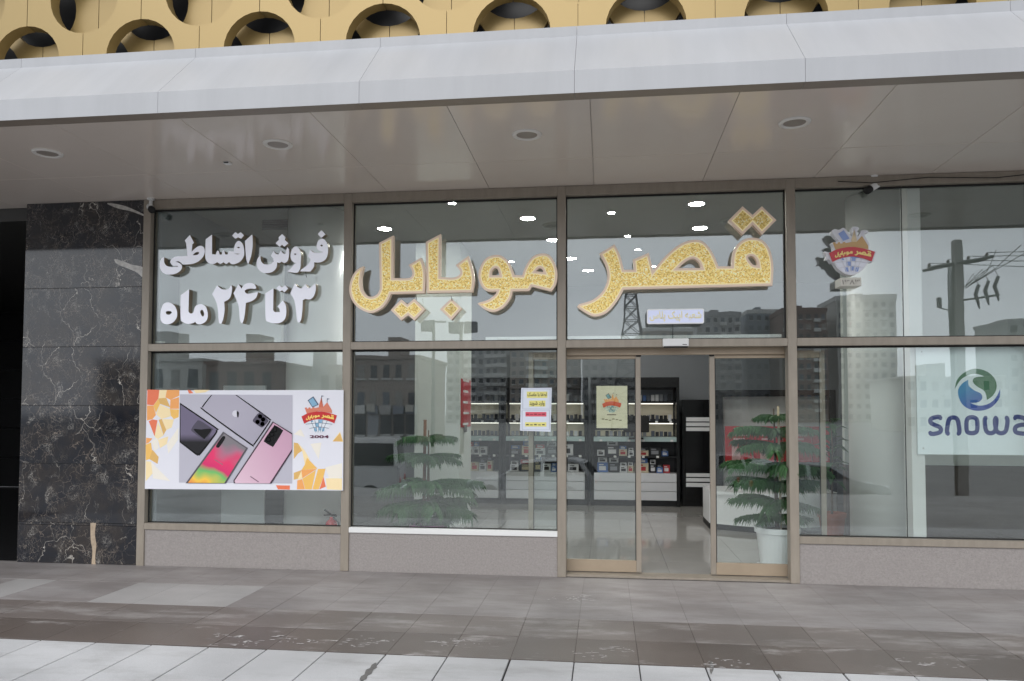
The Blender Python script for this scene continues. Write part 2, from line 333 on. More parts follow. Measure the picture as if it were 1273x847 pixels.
shop_floor = struct(box('shop_floor', -4.75, 7.4, .02, 6.5, -.2, .004, GROUT))
FT = .8
for i in range(-6, 10):
    for j in range(9):
        x0 = -.17 + i * FT; y0 = .0 + j * FT
        if y0 > 6.4: continue
        o = box('floor_tile', .0015, FT - .0015, 0, min(FT, 6.5 - y0) - .003, 0, .014, FLOORT, shop_floor); o.location = (x0, y0 + .03, .006)
struct(box('interior_ceiling', -4.75, 7.4, .1, 6.6, 3.9, 4.05, CEIL))
struct(box('back_wall', -4.75, 7.4, 6.5, 6.65, 0, 3.9, GREYW))
struct(box('right_wall', 7.3, 7.45, 0, 6.5, 0, 3.9, PALEW))
struct(box('left_wall', -4.85, -4.72, .14, 6.5, 0, 3.9, GREYW))
struct(box('passage_side_wall', -14.2, -14, -.2, 7.6, 0, 4, BLACK)); struct(box('passage_inner_wall', -6.2, -6.1, .1, 7.5, 0, 3.9, BLACK))
struct(box('passage_floor', -14, -6.0, .1, 7.5, -.2, -.004, M('black passage floor', (.02, .02, .021), rough=.15)))
pw_ = struct(box('passage_wall', -14, -6.0, 7.4, 7.6, 0, 4, BLACK))
for k in range(6): box('dark_panel', -13, -6.02, 7.38, 7.41, .02 + k * .62, .6 + k * .62, M('dark granite cladding', (.01, .01, .011), rough=.4, var=.3), pw_)
struct(box('passage_ceiling', -14, -6.2, .17, 7.5, 3.7, 3.9, M('dark passage ceiling', (.05, .05, .048), rough=.4)))
struct(box('upper_wall', -14, 14, -.75, -.6, 4.0, 9.5, M('dark void behind screen', (.012, .012, .014), rough=.3)))
struct(box('facade_wall', 6.2, 14, 0, .3, -.02, 4, GREYW))

# ------------------------------------------------------------------ marble pillar
pil = E('marble_pillar', (-5.53, .1, 0), 'polished black marble pillar with brown and white veins beside the lettered window', 'pillar')
box('core', -6.19, -4.87, .03, 1.2, -.01, 3.84, BLACK, pil)
zs = [0, .40, .425, 1.045, 1.66, 2.285, 2.915, 3.84]
for a, b in zip(zs[:-1], zs[1:]):
    box('marble_panel', -6.205, -4.852, .004, .03, a + .0015, b - .0015, MARBLE, pil, .0015)
ob = loops([C((325, 30), (345, 30)) + [(341, 70), (346, 110), (342, 150)] + C((344, 184), (328, 184)) + [(332, 130), (326, 90)]], 2.893, 0, 640, .002)
plate('pale_vein', ob, .0028, .002, M('tan vein', (.42, .33, .24), rough=.1, var=.3, vscale=14), pil)
for pts in ([(385, 38), (430, 42), (470, 55), (522, 80), (520, 84), (470, 66), (425, 56)], [(412, 238), (440, 245), (475, 258), (514, 268), (514, 302), (490, 285), (450, 268), (420, 255)]):
    plate('pale_vein', loops([pts], 2.893, 0, 240, .002), .0028, .002, M('white vein', (.46, .44, .41), rough=.1, var=.4, vscale=25), pil)

# ------------------------------------------------------------------ storefront
sf = E('storefront', (0, .06, 0), 'champagne aluminium framed shop window wall with large panes and stone base', 'shopfront')
HW = .042
for i, x in enumerate(MX):
    box('mullion', x - HW, x + HW, 0, .13, 0 if i != 0 else -.01, 3.84, BRONZE, sf, .004)
for i in range(5):
    a, b = MX[i] + HW, MX[i + 1] - HW
    box('head_rail', a, b, .004, .13, 3.745, 3.84, BRONZE, sf, .003)
    box('transom', a, b, .003, .128, 2.232, 2.308, BRONZE, sf, .003)
    # gasket lines and panes
    def pane(x0, x1, z0, z1, Y=.075, gl=True, gr=True):
        box('glass_pane', x0, x1, Y, Y + .01, z0, z1, GLASS, sf)
        g = bmesh.new()
        for q in ((x0 - .001, x0 + .012, z0, z1), (x1 - .012, x1 + .001, z0, z1), (x0, x1, z0 - .001, z0 + .012), (x0, x1, z1 - .018, z1 + .001)):
            (addbox(g, q[0], q[1], Y - .012, Y - .002, q[2], q[3]) if not ((q[1] < x0 + .02 and not gl) or (q[0] > x1 - .02 and not gr)) else None)
        fin('gasket', g, RUBBER, sf)
    split = {3: 2.795}.get(i)
    if split:
        pane(a, split - .003, 2.308, 3.745, gr=False); pane(split + .003, b, 2.308, 3.745, gl=False); pane(a, split - .003, .435, 2.232, gr=False); pane(split + .003, b, .435, 2.232, gl=False); box('gasket', split - .0028, split + .0028, .074, .084, .437, 3.745, RUBBER, sf)
    else:
        pane(a, b, 2.308, 3.745)
        if i != 2: pane(a, b, .435, 2.232)
    if i != 2:
        box('sill_rail', a, b, .001, .128, .372 if i != 1 else .385, .437, BRONZE if i != 1 else WHITE, sf, .003)
        box('plinth_panel', a, b, .016, .12, -.01, .372 if i != 1 else .385, PLINTH, sf, .002)
box('plinth_step', MX[0] + .05, MX[1] - .045, .0135, .016, -.01, .02, PLINTH, sf)

# sliding doors
def sliding_door(x0, x1, label):
    d = E('sliding_door', ((x0 + x1) / 2, .2, .02), label, 'door', 'sliding entrance doors')
    Y0, Y1 = .165, .205
    box('stile', x0, x0 + .05, Y0, Y1, .03, 2.2, BRONZE, d, .003); box('stile', x1 - .05, x1, Y0, Y1, .03, 2.2, BRONZE, d, .003)
    box('bottom_rail', x0 + .05, x1 - .05, Y0 + .002, Y1, .03, .145, BRONZE_D, d, .003); box('top_rail', x0 + .05, x1 - .05, Y0 + .002, Y1, 2.13, 2.2, BRONZE_D, d, .003)
    box('glass_pane', x0 + .05, x1 - .05, .18, .19, .145, 2.13, GLASSD, d)
    box('gasket', x0 + .05, x0 + .058, .170, .178, .145, 2.13, RUBBER, d); box('gasket', x1 - .058, x1 - .05, .170, .178, .145, 2.13, RUBBER, d)
    return d
dl0, dl1 = PY(657, 600, .18).x, PY(797, 600, .18).x
dr0, dr1 = PY(883, 600, .18).x, PY(1027, 600, .18).x
sliding_door(dl0, dl1, 'bronze framed sliding glass door with a cream emblem poster on it')
sliding_door(dr0, dr1, 'bronze framed sliding glass door with a potted conifer behind it')
hdr = E('door_header', (.67, .16, 2.2), 'bronze sliding door track cover above the open entrance', 'door track')
box('track_cover', MX[2] + HW, MX[3] - HW, .131, .16, 2.165, 2.3, BRONZE_D, hdr, .003)
for x in (dl1 - .02, dr0 + .02): box('roller_bracket', x - .025, x + .025, .148, .1645, 2.15, 2.185, RUBBER, hdr, .006)
th = E('door_threshold', (.67, .12, 0), 'thin bronze floor track under the sliding doors', 'threshold')
box('track', MX[2] + HW, MX[3] - HW, .02, .22, -.005, .022, BRONZE, th, .002)
a, b = PY(824, 421, -.05), PY(856.5, 430.5, -.05)
sn = E('door_sensor', ((a.x + b.x) / 2, -.02, b.z), 'small white motion sensor box above the entrance', 'sensor')
box('housing', a.x, b.x, -.05, .004, b.z, a.z, WHITE, sn, .006); box('lens_strip', a.x + .01, b.x - .01, -.046, -.01, b.z - .012, b.z + .002, RUBBER, sn, .002)
box('marking', b.x - .06, b.x - .02, -.0515, -.0495, b.z + .014, b.z + .02, RUBBER, sn)

# ------------------------------------------------------------------ canopy
can = E('canopy', (0, -1.1, 3.84), 'long projecting canopy with white folded fascia and grey panelled soffit', 'canopy')
SX = [-14] + [-5.35 - 1.04 * k for k in (5, 4, 3, 2, 1)] + [-5.325 + 1.045 * k for k in range(15)]
for a, b in zip(SX[:-1], SX[1:]):
    for y0, y1 in ((-2.078, -.806), (-.800, .16)):
        box('soffit_panel', a + .0018, b - .0018, y0, y1, 3.842, 3.862, SOFFIT, can, .0015)
box('soffit_backing', -14, 14, -2.1, .3, 3.866, 3.9, M('pale joint filler', (.55, .53, .5), rough=.7), can)
FX = [-14] + [1.355 + 1.561 * k for k in range(-8, 8)] + [14]
for a, b in zip(FX[:-1], FX[1:]):
    a += .0011; b -= .0011
    pr = [(-2.085, 3.835), (-2.2, 3.838), (-2.2, 4.0), (-1.69, 4.5), (-1.69, 4.578), (-1.2, 4.59), (-1.2, 4.56), (-2.085, 3.9)]
    vs = [(x, y, z) for x in (a, b) for y, z in pr]; n_ = len(pr)
    fs = [(i, (i + 1) % n_, n_ + (i + 1) % n_, n_ + i) for i in range(n_)] + [tuple(range(n_))[::-1], tuple(range(n_, 2 * n_))]
    o = obj('fascia_panel', vs, fs, FASCIA, can)
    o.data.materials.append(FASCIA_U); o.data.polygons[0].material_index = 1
    bm = bmesh.new(); bm.from_mesh(o.data); bmesh.ops.recalc_face_normals(bm, faces=bm.faces); bm.to_mesh(o.data); bm.free()
box('canopy_core', -14, 14, -2.08, -.6, 3.91, 3.98, GROUT, can)

for i, (x, y) in enumerate([(-4.8 - 2.09, -1.47), (-4.8, -1.47), (-2.716, -1.45), (-.62, -1.43), (1.461, -1.45), (3.55, -1.45)]):
    dlt = E('recessed_downlight', (x, y, 3.84), 'round unlit white downlight set in the canopy soffit', 'downlight', 'unlit downlights in the canopy soffit')
    lathe('trim_ring', [(.085, .004), (.085, -.006), (.095, -.012), (.118, -.008), (.122, .002), (.118, .004)], (x, y, 3.84), M('aged white trim', (.74, .72, .69), rough=.4), dlt, 32, smooth=True)
    lathe('diffuser', [(.084, .001), (.084, -.003), (.05, -.002), (.001, -.002)], (x, y, 3.84), S('frosted unlit diffuser', (150, 142, 134), rough=.3), dlt, 32)
q = PZ(283, 202, 3.84)
sm = E('soffit_sensor', (q.x, q.y, 3.84), 'tiny white square detector on the canopy soffit', 'detector')
box('housing', q.x - .03, q.x + .03, q.y - .03, q.y + .03, 3.822, 3.8425, WHITE, sm, .004); box('slot', q.x - .02, q.x + .022, q.y - .033, q.y - .02, 3.824, 3.834, RUBBER, sm)

# ------------------------------------------------------------------ gold screen
gs = E('gold_screen', (0, -1.4, 4.58), 'gold perforated screen of round openings in two layers above the canopy', 'screen')
GSX, GS, GR, GZ = -5.09, 1.085, .318, 4.70
def strip_loop(flip, z0, z1, wdt, cz):
    pts = []
    zc = [cz + GS * k for k in range(-2, 6)]; zd = [cz + GS / 2 + GS * k for k in range(-2, 6)]
    lft, rgt = (zc, zd) if not flip else (zd, zc)
    def side(cs, x, sgn):
        out = [(x, z0)]
        for c in cs:
            if c + GR <= z0 or c - GR >= z1: continue
            for k in range(15):
                t = -math.pi / 2 + math.pi * k / 14; z = c + GR * math.sin(t)
                if z0 < z < z1: out.append((x + sgn * GR * math.cos(t), z))
                elif k == 0 and z <= z0: out = [(x + sgn * math.sqrt(max(0, GR * GR - (z0 - c) ** 2)), z0)]
        if abs(out[-1][1] - z1) > 1e-4:
            last = [c for c in cs if abs(z1 - c) < GR]
            out.append((x + sgn * (math.sqrt(GR * GR - (z1 - last[0]) ** 2) if last else 0), z1))
        return out
    l = side(lft, 0, 1); r = side(rgt, wdt, -1)
    return [Vector(p) for p in l + r[::-1]]
for layer, (yy, dz, dep) in enumerate(((-1.4, 0, .11), (-1.2, GS / 2, .06))):
    W2 = GS / 2 - .006
    proto = {}
    for k in range(-12, 30):
        fl = bool(k % 2)
        if fl not in proto:
            o = plate('gold_panel' if layer == 0 else 'rear_gold_panel', [strip_loop(fl, 4.3 + layer * .1, 7.2, W2, GZ + dz)], yy, dep, GOLDP, None)
            proto[fl] = o; o.parent = gs
        else:
            o = proto[fl].copy(); COL.objects.link(o); o.parent = gs
        o.location = (GSX + GS / 2 * k + .003, 1.4, -4.58)
    # recessed joint covers behind the seams
    for k in range(-12, 30):
        cz = [GZ + dz + GS * j + (GS / 2 if k % 2 else 0) for j in range(-2, 4)]
        bm = bmesh.new(); x = GSX + GS / 2 * k
        for c in cz:
            z0, z1 = max(c + GR + .01, 4.35), min(c + GS - GR - .01, 7.1)
            if z1 > z0: addbox(bm, x - .03, x + .03, yy + .02, yy + dep - .01, z0, z1)
        if len(bm.verts): fin('joint_cover', bm, GOLDP, gs)
        else: bm.free()

# ------------------------------------------------------------------ lettering
def letter(root, name, groups, s, ox, oy, Yf, depth, face, side, rim=0.0, rim2=None):
    lp = loops(groups, s, ox, oy, Yf)
    o = plate(name, lp, Yf, depth, side, root)
    if rim:
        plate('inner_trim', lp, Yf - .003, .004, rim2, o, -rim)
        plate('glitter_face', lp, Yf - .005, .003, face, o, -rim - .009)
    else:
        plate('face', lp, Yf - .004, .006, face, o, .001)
    return o
W1 = (10.608, 190, 280); W2_ = (10.608, 300, 280); W3 = (10.608, 190, 340); W4 = (10.608, 290, 340)
YL = .0; DL = .073
l1 = E('white_lettering', (-3.5, .07, 3.1), 'white raised Persian lettering, the upper line with square dots', 'lettering', None)
l2 = E('white_lettering', (-3.5, .07, 2.5), 'white raised Persian lettering, the lower line with large numerals', 'lettering', None)
tay = [[(490, 135, 1), (540, 235, 1), (520, 250, 1), (510, 360, 1), (560, 310), (620, 276), (668, 290), (685, 345), (665, 410), (610, 470), (540, 505), (460, 518), (395, 518, 1), (345, 478), (288, 485, 1), (340, 498), (380, 530), (378, 575), (345, 615), (280, 645), (190, 650), (130, 622), (100, 565), (98, 490), (115, 445), (148, 425, 1), (152, 500), (190, 542), (255, 555, 1), (335, 550, 1), (335, 537, 1), (265, 532), (235, 490), (255, 445), (310, 418), (400, 412), (460, 408, 1), (443, 240, 1), (425, 205, 1)], [(520, 400, 1), (560, 362), (605, 354), (612, 375), (585, 395)]]
qsa = [[(780, 130, 1), (780, 385, 1), (835, 390, 1), (850, 345), (868, 345), (880, 390, 1), (912, 390, 1), (925, 345), (942, 345), (955, 390, 1), (990, 388, 1), (1003, 345), (1020, 345), (1045, 350, 1), (1072, 350, 1), (1078, 290), (1100, 235), (1130, 212), (1165, 225), (1195, 280), (1205, 360), (1195, 420), (1150, 480), (1080, 512), (1035, 510), (1003, 485, 1), (970, 510), (930, 487, 1), (890, 510), (850, 487, 1), (800, 512), (740, 500), (705, 460), (695, 400), (700, 190, 1)], [(1108, 298, 1), (1130, 284), (1155, 298, 1), (1130, 308)], C((1050, 372), (1168, 378), (1120, 389))]
dots2 = [C((1090, 95), (1125, 120), (1160, 95), (1200, 135), (1165, 180), (1125, 160), (1090, 180), (1050, 140))]
alef = [[(143, 128, 1), (148, 200), (145, 300), (125, 420), (92, 508, 1), (72, 470), (58, 340), (52, 210, 1)]]
shin = [[(605, 295, 1), (625, 320), (628, 400), (610, 470), (570, 498), (530, 480, 1), (505, 498), (470, 490, 1), (462, 560), (410, 615), (330, 632), (270, 620), (220, 570), (205, 510), (215, 450), (250, 405, 1), (258, 470), (290, 510), (350, 522), (400, 510), (430, 480, 1), (420, 440, 1), (395, 405, 1), (425, 345, 1), (455, 380), (495, 388, 1), (525, 338, 1), (550, 375), (585, 380, 1)]]
dots3 = [C((540, 120), (582, 165), (570, 195), (618, 240), (568, 285), (538, 258), (505, 285), (455, 240), (500, 195), (492, 165))]
vav = [[(720, 285), (760, 310), (785, 380), (782, 480), (775, 570), (745, 622), (700, 628, 1), (610, 612, 1), (660, 570), (700, 520), (735, 500, 1), (690, 490), (655, 440), (655, 370), (680, 310)], [(692, 385, 1), (710, 372), (732, 385, 1), (712, 396)]]
fer = [[(1065, 182), (1110, 205), (1140, 280), (1138, 380), (1110, 450), (1040, 490), (960, 490, 1), (955, 550), (910, 612, 1), (780, 610, 1), (790, 590, 1), (860, 540), (900, 500), (920, 460, 1), (880, 410, 1), (910, 325, 1), (950, 360), (1020, 370), (1090, 355, 1), (1040, 345), (1000, 310), (1000, 250), (1025, 200)], [(1040, 270, 1), (1055, 255), (1083, 268, 1), (1060, 285)]]
dot1 = [C((1058, 70), (1108, 120), (1055, 168), (1010, 120))]
heh = [[(190, 385), (250, 400), (300, 450), (320, 530), (305, 600), (250, 655), (180, 670), (120, 640), (103, 570), (110, 490), (140, 410)], [(170, 510, 1), (190, 497), (240, 500), (255, 520, 1), (225, 545), (180, 540)]]
maa = [[(478, 212, 1), (468, 500, 1), (490, 528), (530, 525), (545, 490), (560, 440), (600, 415), (650, 410), (700, 445), (722, 520), (720, 590), (690, 640), (630, 670), (585, 665), (560, 635, 1), (530, 655), (460, 665), (400, 640), (370, 590), (370, 290, 1)], [(640, 480), (665, 490), (680, 540), (665, 572), (640, 555), (625, 510)]]
two = [[(850, 160, 1), (880, 190), (920, 212), (980, 215), (1015, 190), (1035, 155, 1), (1045, 200), (1030, 290), (1000, 340), (940, 375, 1), (945, 480), (930, 590), (905, 662, 1), (875, 640), (860, 470), (835, 370), (785, 275, 1)]]
four = [[(70, 145, 1), (110, 205, 1), (150, 150), (210, 128), (270, 140), (300, 185), (290, 205, 1), (230, 200), (170, 212), (150, 240), (185, 270), (250, 265), (325, 250, 1), (300, 320), (240, 365), (165, 390, 1), (155, 500), (140, 600), (118, 660, 1), (90, 610), (75, 440), (40, 340), (5, 265, 1)]]
taa = [[(530, 200, 1), (525, 480, 1), (545, 510), (620, 512, 1), (610, 460, 1), (582, 440, 1), (655, 360, 1), (690, 420), (698, 520), (680, 600), (620, 650), (540, 658), (470, 640), (430, 590), (425, 265, 1)]]
dotst = [C((608, 160), (645, 190), (685, 160), (720, 200), (675, 250), (645, 222), (615, 240), (570, 195))]
three = [[(815, 135, 1), (845, 180), (900, 200), (930, 170), (950, 140, 1), (975, 185), (1010, 195), (1040, 170), (1082, 135, 1), (1085, 220), (1060, 300), (1010, 342), (948, 335, 1), (915, 355, 1), (910, 480), (895, 600), (872, 650, 1), (845, 620), (825, 440), (800, 340), (755, 265, 1)]]
for root, zoom, its in ((l1, W1, [('letter', tay), ('letter', qsa), ('letter_dots', dots2)]), (l1, W2_, [('letter', alef), ('letter', shin), ('letter_dots', dots3), ('letter', vav), ('letter', fer), ('letter_dots', dot1)]),
                        (l2, W3, [('letter', heh), ('letter', maa), ('numeral', two)]), (l2, W4, [('numeral', four), ('letter', taa), ('letter_dots', dotst), ('numeral', three)])):
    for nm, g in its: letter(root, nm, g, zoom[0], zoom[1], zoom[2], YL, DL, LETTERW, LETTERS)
def standoffs(root, pts):
    for x, y in pts:
        p = PY(x, y, 0); tube('standoff', [(p.x, YL + .06, p.z), (p.x, .077, p.z)], .006, CHROME, root, 6)
standoffs(l1, [(235, 320), (275, 318), (308, 310), (330, 332), (360, 318), (370, 325), (395, 318), (295, 293), (351, 300), (400, 291)])
standoffs(l2, [(208, 390), (240, 395), (275, 370), (300, 375), (340, 395), (353, 361), (375, 370)])

yal = [[(155, 360, 1), (135, 470), (142, 560), (180, 615), (230, 628), (275, 605), (298, 560, 1), (290, 155, 1), (418, 90, 1), (415, 465, 1), (545, 465), (580, 440), (578, 400), (550, 350, 1), (660, 285, 1), (690, 370), (698, 470), (690, 598, 1), (395, 605, 1), (370, 660), (320, 725), (240, 768), (170, 760), (90, 710), (40, 630), (30, 540), (55, 450), (100, 390)]]
ydot = [C((485, 652), (540, 695), (600, 645), (695, 740), (600, 838), (545, 790), (485, 838), (393, 745))]
baa = [[(542, 215, 1), (540, 442, 1), (610, 445), (640, 430), (642, 410), (620, 380, 1), (688, 330, 1), (710, 400), (718, 460), (710, 522, 1), (468, 527, 1), (462, 258, 1)]]
bdot = [C((597, 555), (652, 607), (597, 670), (537, 612))]
mov = [[(560, 438, 1), (630, 440, 1), (650, 380), (690, 310), (740, 265), (810, 248), (870, 265), (915, 330), (938, 420), (925, 520), (885, 582, 1), (715, 540, 1), (690, 578, 1), (545, 580, 1), (530, 640), (480, 710), (420, 750), (370, 762), (300, 740), (238, 690, 1), (250, 680, 1), (330, 655), (390, 610), (405, 582, 1), (340, 582), (290, 560), (255, 500), (245, 430), (270, 345), (320, 285), (390, 262), (450, 270), (510, 320), (545, 390)], [(360, 440, 1), (365, 405), (390, 378), (415, 390), (430, 440, 1)], [(752, 405, 1), (775, 380), (800, 383), (814, 412, 1)]]
qsr = [[(298, 298, 1), (325, 350), (345, 425, 1), (395, 425, 1), (390, 375, 1), (470, 340, 1), (492, 428, 1), (560, 350), (630, 295), (700, 275), (750, 290), (790, 340), (820, 408, 1), (885, 408, 1), (892, 340), (920, 292), (970, 266), (1030, 272), (1070, 310), (1090, 370), (1095, 430), (1090, 505, 1), (345, 525, 1), (310, 585), (260, 640), (200, 660), (150, 640), (110, 612, 1), (120, 598, 1), (190, 575), (240, 530), (262, 470), (255, 410), (222, 345, 1)], [(618, 418, 1), (650, 388), (690, 370), (720, 388), (732, 416, 1)], [(968, 365), (990, 358), (1010, 380), (1015, 405, 1), (990, 398)]]
qdot = [C((940, 107), (990, 150), (1037, 107), (1110, 177), (1037, 250), (990, 200), (940, 250), (868, 180))]
G1 = (7.057, 430, 280); G2 = (7.057, 560, 280); GB = (4.233, 420, 240); G3 = (4.032, 690, 230)
g1 = E('gold_lettering', (-1.5, .07, 2.9), 'gold glitter raised Persian lettering, the longer word with dots below', 'lettering')
g2 = E('gold_lettering', (.7, .07, 2.9), 'gold glitter raised Persian lettering, the shorter word with two dots above', 'lettering')
YG, DG = -.055, .058
for root, its in ((g1, [('letter', yal, G1), ('letter_dots', ydot, G1), ('letter', baa, GB), ('letter_dots', bdot, GB), ('letter', mov, G2)]), (g2, [('letter', qsr, G3), ('letter_dots', qdot, G3)])):
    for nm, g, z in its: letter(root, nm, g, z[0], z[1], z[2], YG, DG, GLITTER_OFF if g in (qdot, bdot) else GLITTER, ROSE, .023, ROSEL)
def standoffs_g(root, pts):
    for x, y in pts:
        p = PY(x, y, 0); tube('standoff', [(p.x, YG + .05, p.z), (p.x, .077, p.z)], .006, CHROME, root, 6)
standoffs_g(g1, [(480, 350), (480, 310), (520, 355), (538, 320), (575, 355), (610, 350), (680, 350), (498, 386), (515, 386), (561, 384)])
standoffs_g(g2, [(765, 325), (810, 345), (880, 345), (955, 345), (923, 274), (948, 274)])
for root, x, ya, yb in ((g1, 561, 368, 374), (g1, 517, 366, 373), (l2, 380, 338, 345)):
    p, q = PY(x, ya, -.06), PY(x + 1, yb, -.06); tube('feed_wire', [p, q], .003, RUBBER, root, 5)

# Persian text with presentation forms (isolated, final, initial, medial)
FORMS = {'ا': 'ﺍﺎﺍﺎ', 'ب': 'ﺏﺐﺑﺒ', 'پ': 'ﭖﭗﭘﭙ', 'ت': 'ﺕﺖﺗﺘ', 'س': 'ﺱﺲﺳﺴ', 'ش': 'ﺵﺶﺷﺸ', 'ع': 'ﻉﻊﻋﻌ', 'ف': 'ﻑﻒﻓﻔ', 'ق': 'ﻕﻖﻗﻘ', 'ک': 'ﮎﮏﮐﮑ', 'ل': 'ﻝﻞﻟﻠ', 'م': 'ﻡﻢﻣﻤ', 'و': 'ﻭﻮﻭﻮ', 'ه': 'ﻩﻪﻫﻬ', 'ی': 'ﯼﯽﯾﯿ', 'ر': 'ﺭﺮﺭﺮ', 'د': 'ﺩﺪﺩﺪ', 'ص': 'ﺹﺺﺻﺼ', 'ط': 'ﻁﻂﻃﻄ', 'ن': 'ﻥﻦﻧﻨ'}
NOJOIN = set('اورد')
def shape_fa(s):
    out = []
    for wd in s.split(' '):
        cs = list(wd); res = []
        for i, c in enumerate(cs):
            if c not in FORMS: res.append(c); continue
            pj = i > 0 and cs[i - 1] in FORMS and cs[i - 1] not in NOJOIN; nj = c not in NOJOIN and i + 1 < len(cs) and cs[i + 1] in FORMS
            res.append(FORMS[c][3 if pj and nj else 1 if pj else 2 if nj else 0])
        out.append(''.join(res[::-1]))
    return ' '.join(out[::-1])
def text(name, s, cx, cz, wid, hei, Y, mat, parent, dep=.002, bold=0.0):
    cu = bpy.data.curves.new(name, 'FONT'); cu.body = s; cu.extrude = .01; cu.offset = bold; cu.resolution_u = 3
    o = bpy.data.objects.new(name, cu); COL.objects.link(o); me = bpy.data.meshes.new_from_object(o.evaluated_get(bpy.context.evaluated_depsgraph_get()))
    bpy.data.objects.remove(o); bpy.data.curves.remove(cu)
    xs = [v.co.x for v in me.vertices]; ys = [v.co.y for v in me.vertices]
    off = wloc(parent); sx = wid / (max(xs) - min(xs)); sy = hei / (max(ys) - min(ys)); mxx, mxy = (max(xs) + min(xs)) / 2, (max(ys) + min(ys)) / 2
    for v in me.vertices: v.co = Vector((cx + (v.co.x - mxx) * sx, Y - (v.co.z / .01) * dep / 2, cz + (v.co.y - mxy) * sy)) - off
    while me.materials: me.materials.pop()
    return link(name, me, mat, parent)

# lit plaque under the gold word
a, b = PY(804, 384.5, -.075), PY(875.5, 402.5, -.075)
pq = E('branch_plaque', ((a.x + b.x) / 2, .06, b.z), 'small rounded white plaque with pale yellow lettering under the gold word', 'plaque')
def rrect(x0, x1, z0, z1, r, n=5):
    o = []
    for cx, cz, t0 in ((x1 - r, z1 - r, 0), (x0 + r, z1 - r, 90), (x0 + r, z0 + r, 180), (x1 - r, z0 + r, 270)):
        for k in range(n + 1): t = R(t0 + 90 * k / n); o.append((cx + r * math.cos(t), cz + r * math.sin(t)))
    return o
plate('casing', [rrect(a.x, b.x, b.z, a.z, .018)], -.07, .06, S('dark plaque return', (60, 58, 66), rough=.4), pq)
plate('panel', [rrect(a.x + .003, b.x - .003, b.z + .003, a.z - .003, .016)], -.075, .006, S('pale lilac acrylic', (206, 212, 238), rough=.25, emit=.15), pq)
plate('white_rim', [rrect(a.x + .001, b.x - .001, b.z + .001, a.z - .001, .018), rrect(a.x + .012, b.x - .012, b.z + .012, a.z - .012, .01)], -.0765, .003, WHITEG, pq)
text('lettering', shape_fa('شعبه اپیک پلاس'), (a.x + b.x) / 2, (a.z + b.z) / 2 + .0, (b.x - a.x) * .90, .1, -.078, S('pale yellow lettering', (244, 232, 168), rough=.4), pq, .002, .012)
tube('feed_wire', [((a.x + b.x) / 2 - .02, -.03, b.z), ((a.x + b.x) / 2 - .02, -.01, 2.305)], .003, RUBBER, pq, 5)
tube('standoff', [(a.x + .1, -.02, (a.z + b.z) / 2), (a.x + .1, .077, (a.z + b.z) / 2)], .006, CHROME, pq, 6); tube('standoff', [(b.x - .1, -.02, (a.z + b.z) / 2), (b.x - .1, .077, (a.z + b.z) / 2)], .006, CHROME, pq, 6)

# ------------------------------------------------------------------ emblem (castle, banner, globe), raised on the window and printed on posters
EMB = dict(
    outline=[(262, 215), (290, 193), (330, 200), (375, 180), (420, 225), (450, 262), (462, 215), (455, 178), (490, 168), (525, 185), (505, 215), (510, 265), (540, 225), (545, 205), (600, 205), (612, 225), (575, 240), (605, 300), (622, 345), (610, 380), (650, 400), (690, 405), (672, 450), (655, 505), (612, 512), (560, 580), (500, 622), (440, 632), (380, 615), (320, 570), (282, 515), (262, 515), (235, 482), (205, 485), (215, 450), (195, 405), (232, 415), (280, 405), (275, 345), (262, 322), (318, 312), (330, 300), (295, 265)],
    globe=[(292, 505, 1), (330, 560), (385, 605), (440, 620), (500, 608), (560, 565), (605, 505, 1), (540, 475), (450, 458), (350, 475)],
    castle=C((270, 322), (298, 318), (298, 332), (318, 332), (318, 320), (340, 318), (342, 330), (365, 330), (366, 318), (390, 316), (392, 326), (440, 318), (500, 312), (550, 258), (608, 350), (612, 385), (560, 378), (450, 362), (350, 378), (300, 398)),
    spire=C((478, 196), (498, 290), (502, 316), (446, 316), (450, 290)),
    phone=C((308, 235), (378, 188), (446, 285), (368, 320)), screen=C((322, 238), (374, 204), (430, 284), (370, 308)),
    banner=[(232, 425, 1), (320, 385), (450, 366), (580, 385), (672, 412, 1), (640, 505, 1), (560, 475), (450, 457), (340, 475), (266, 510, 1)])
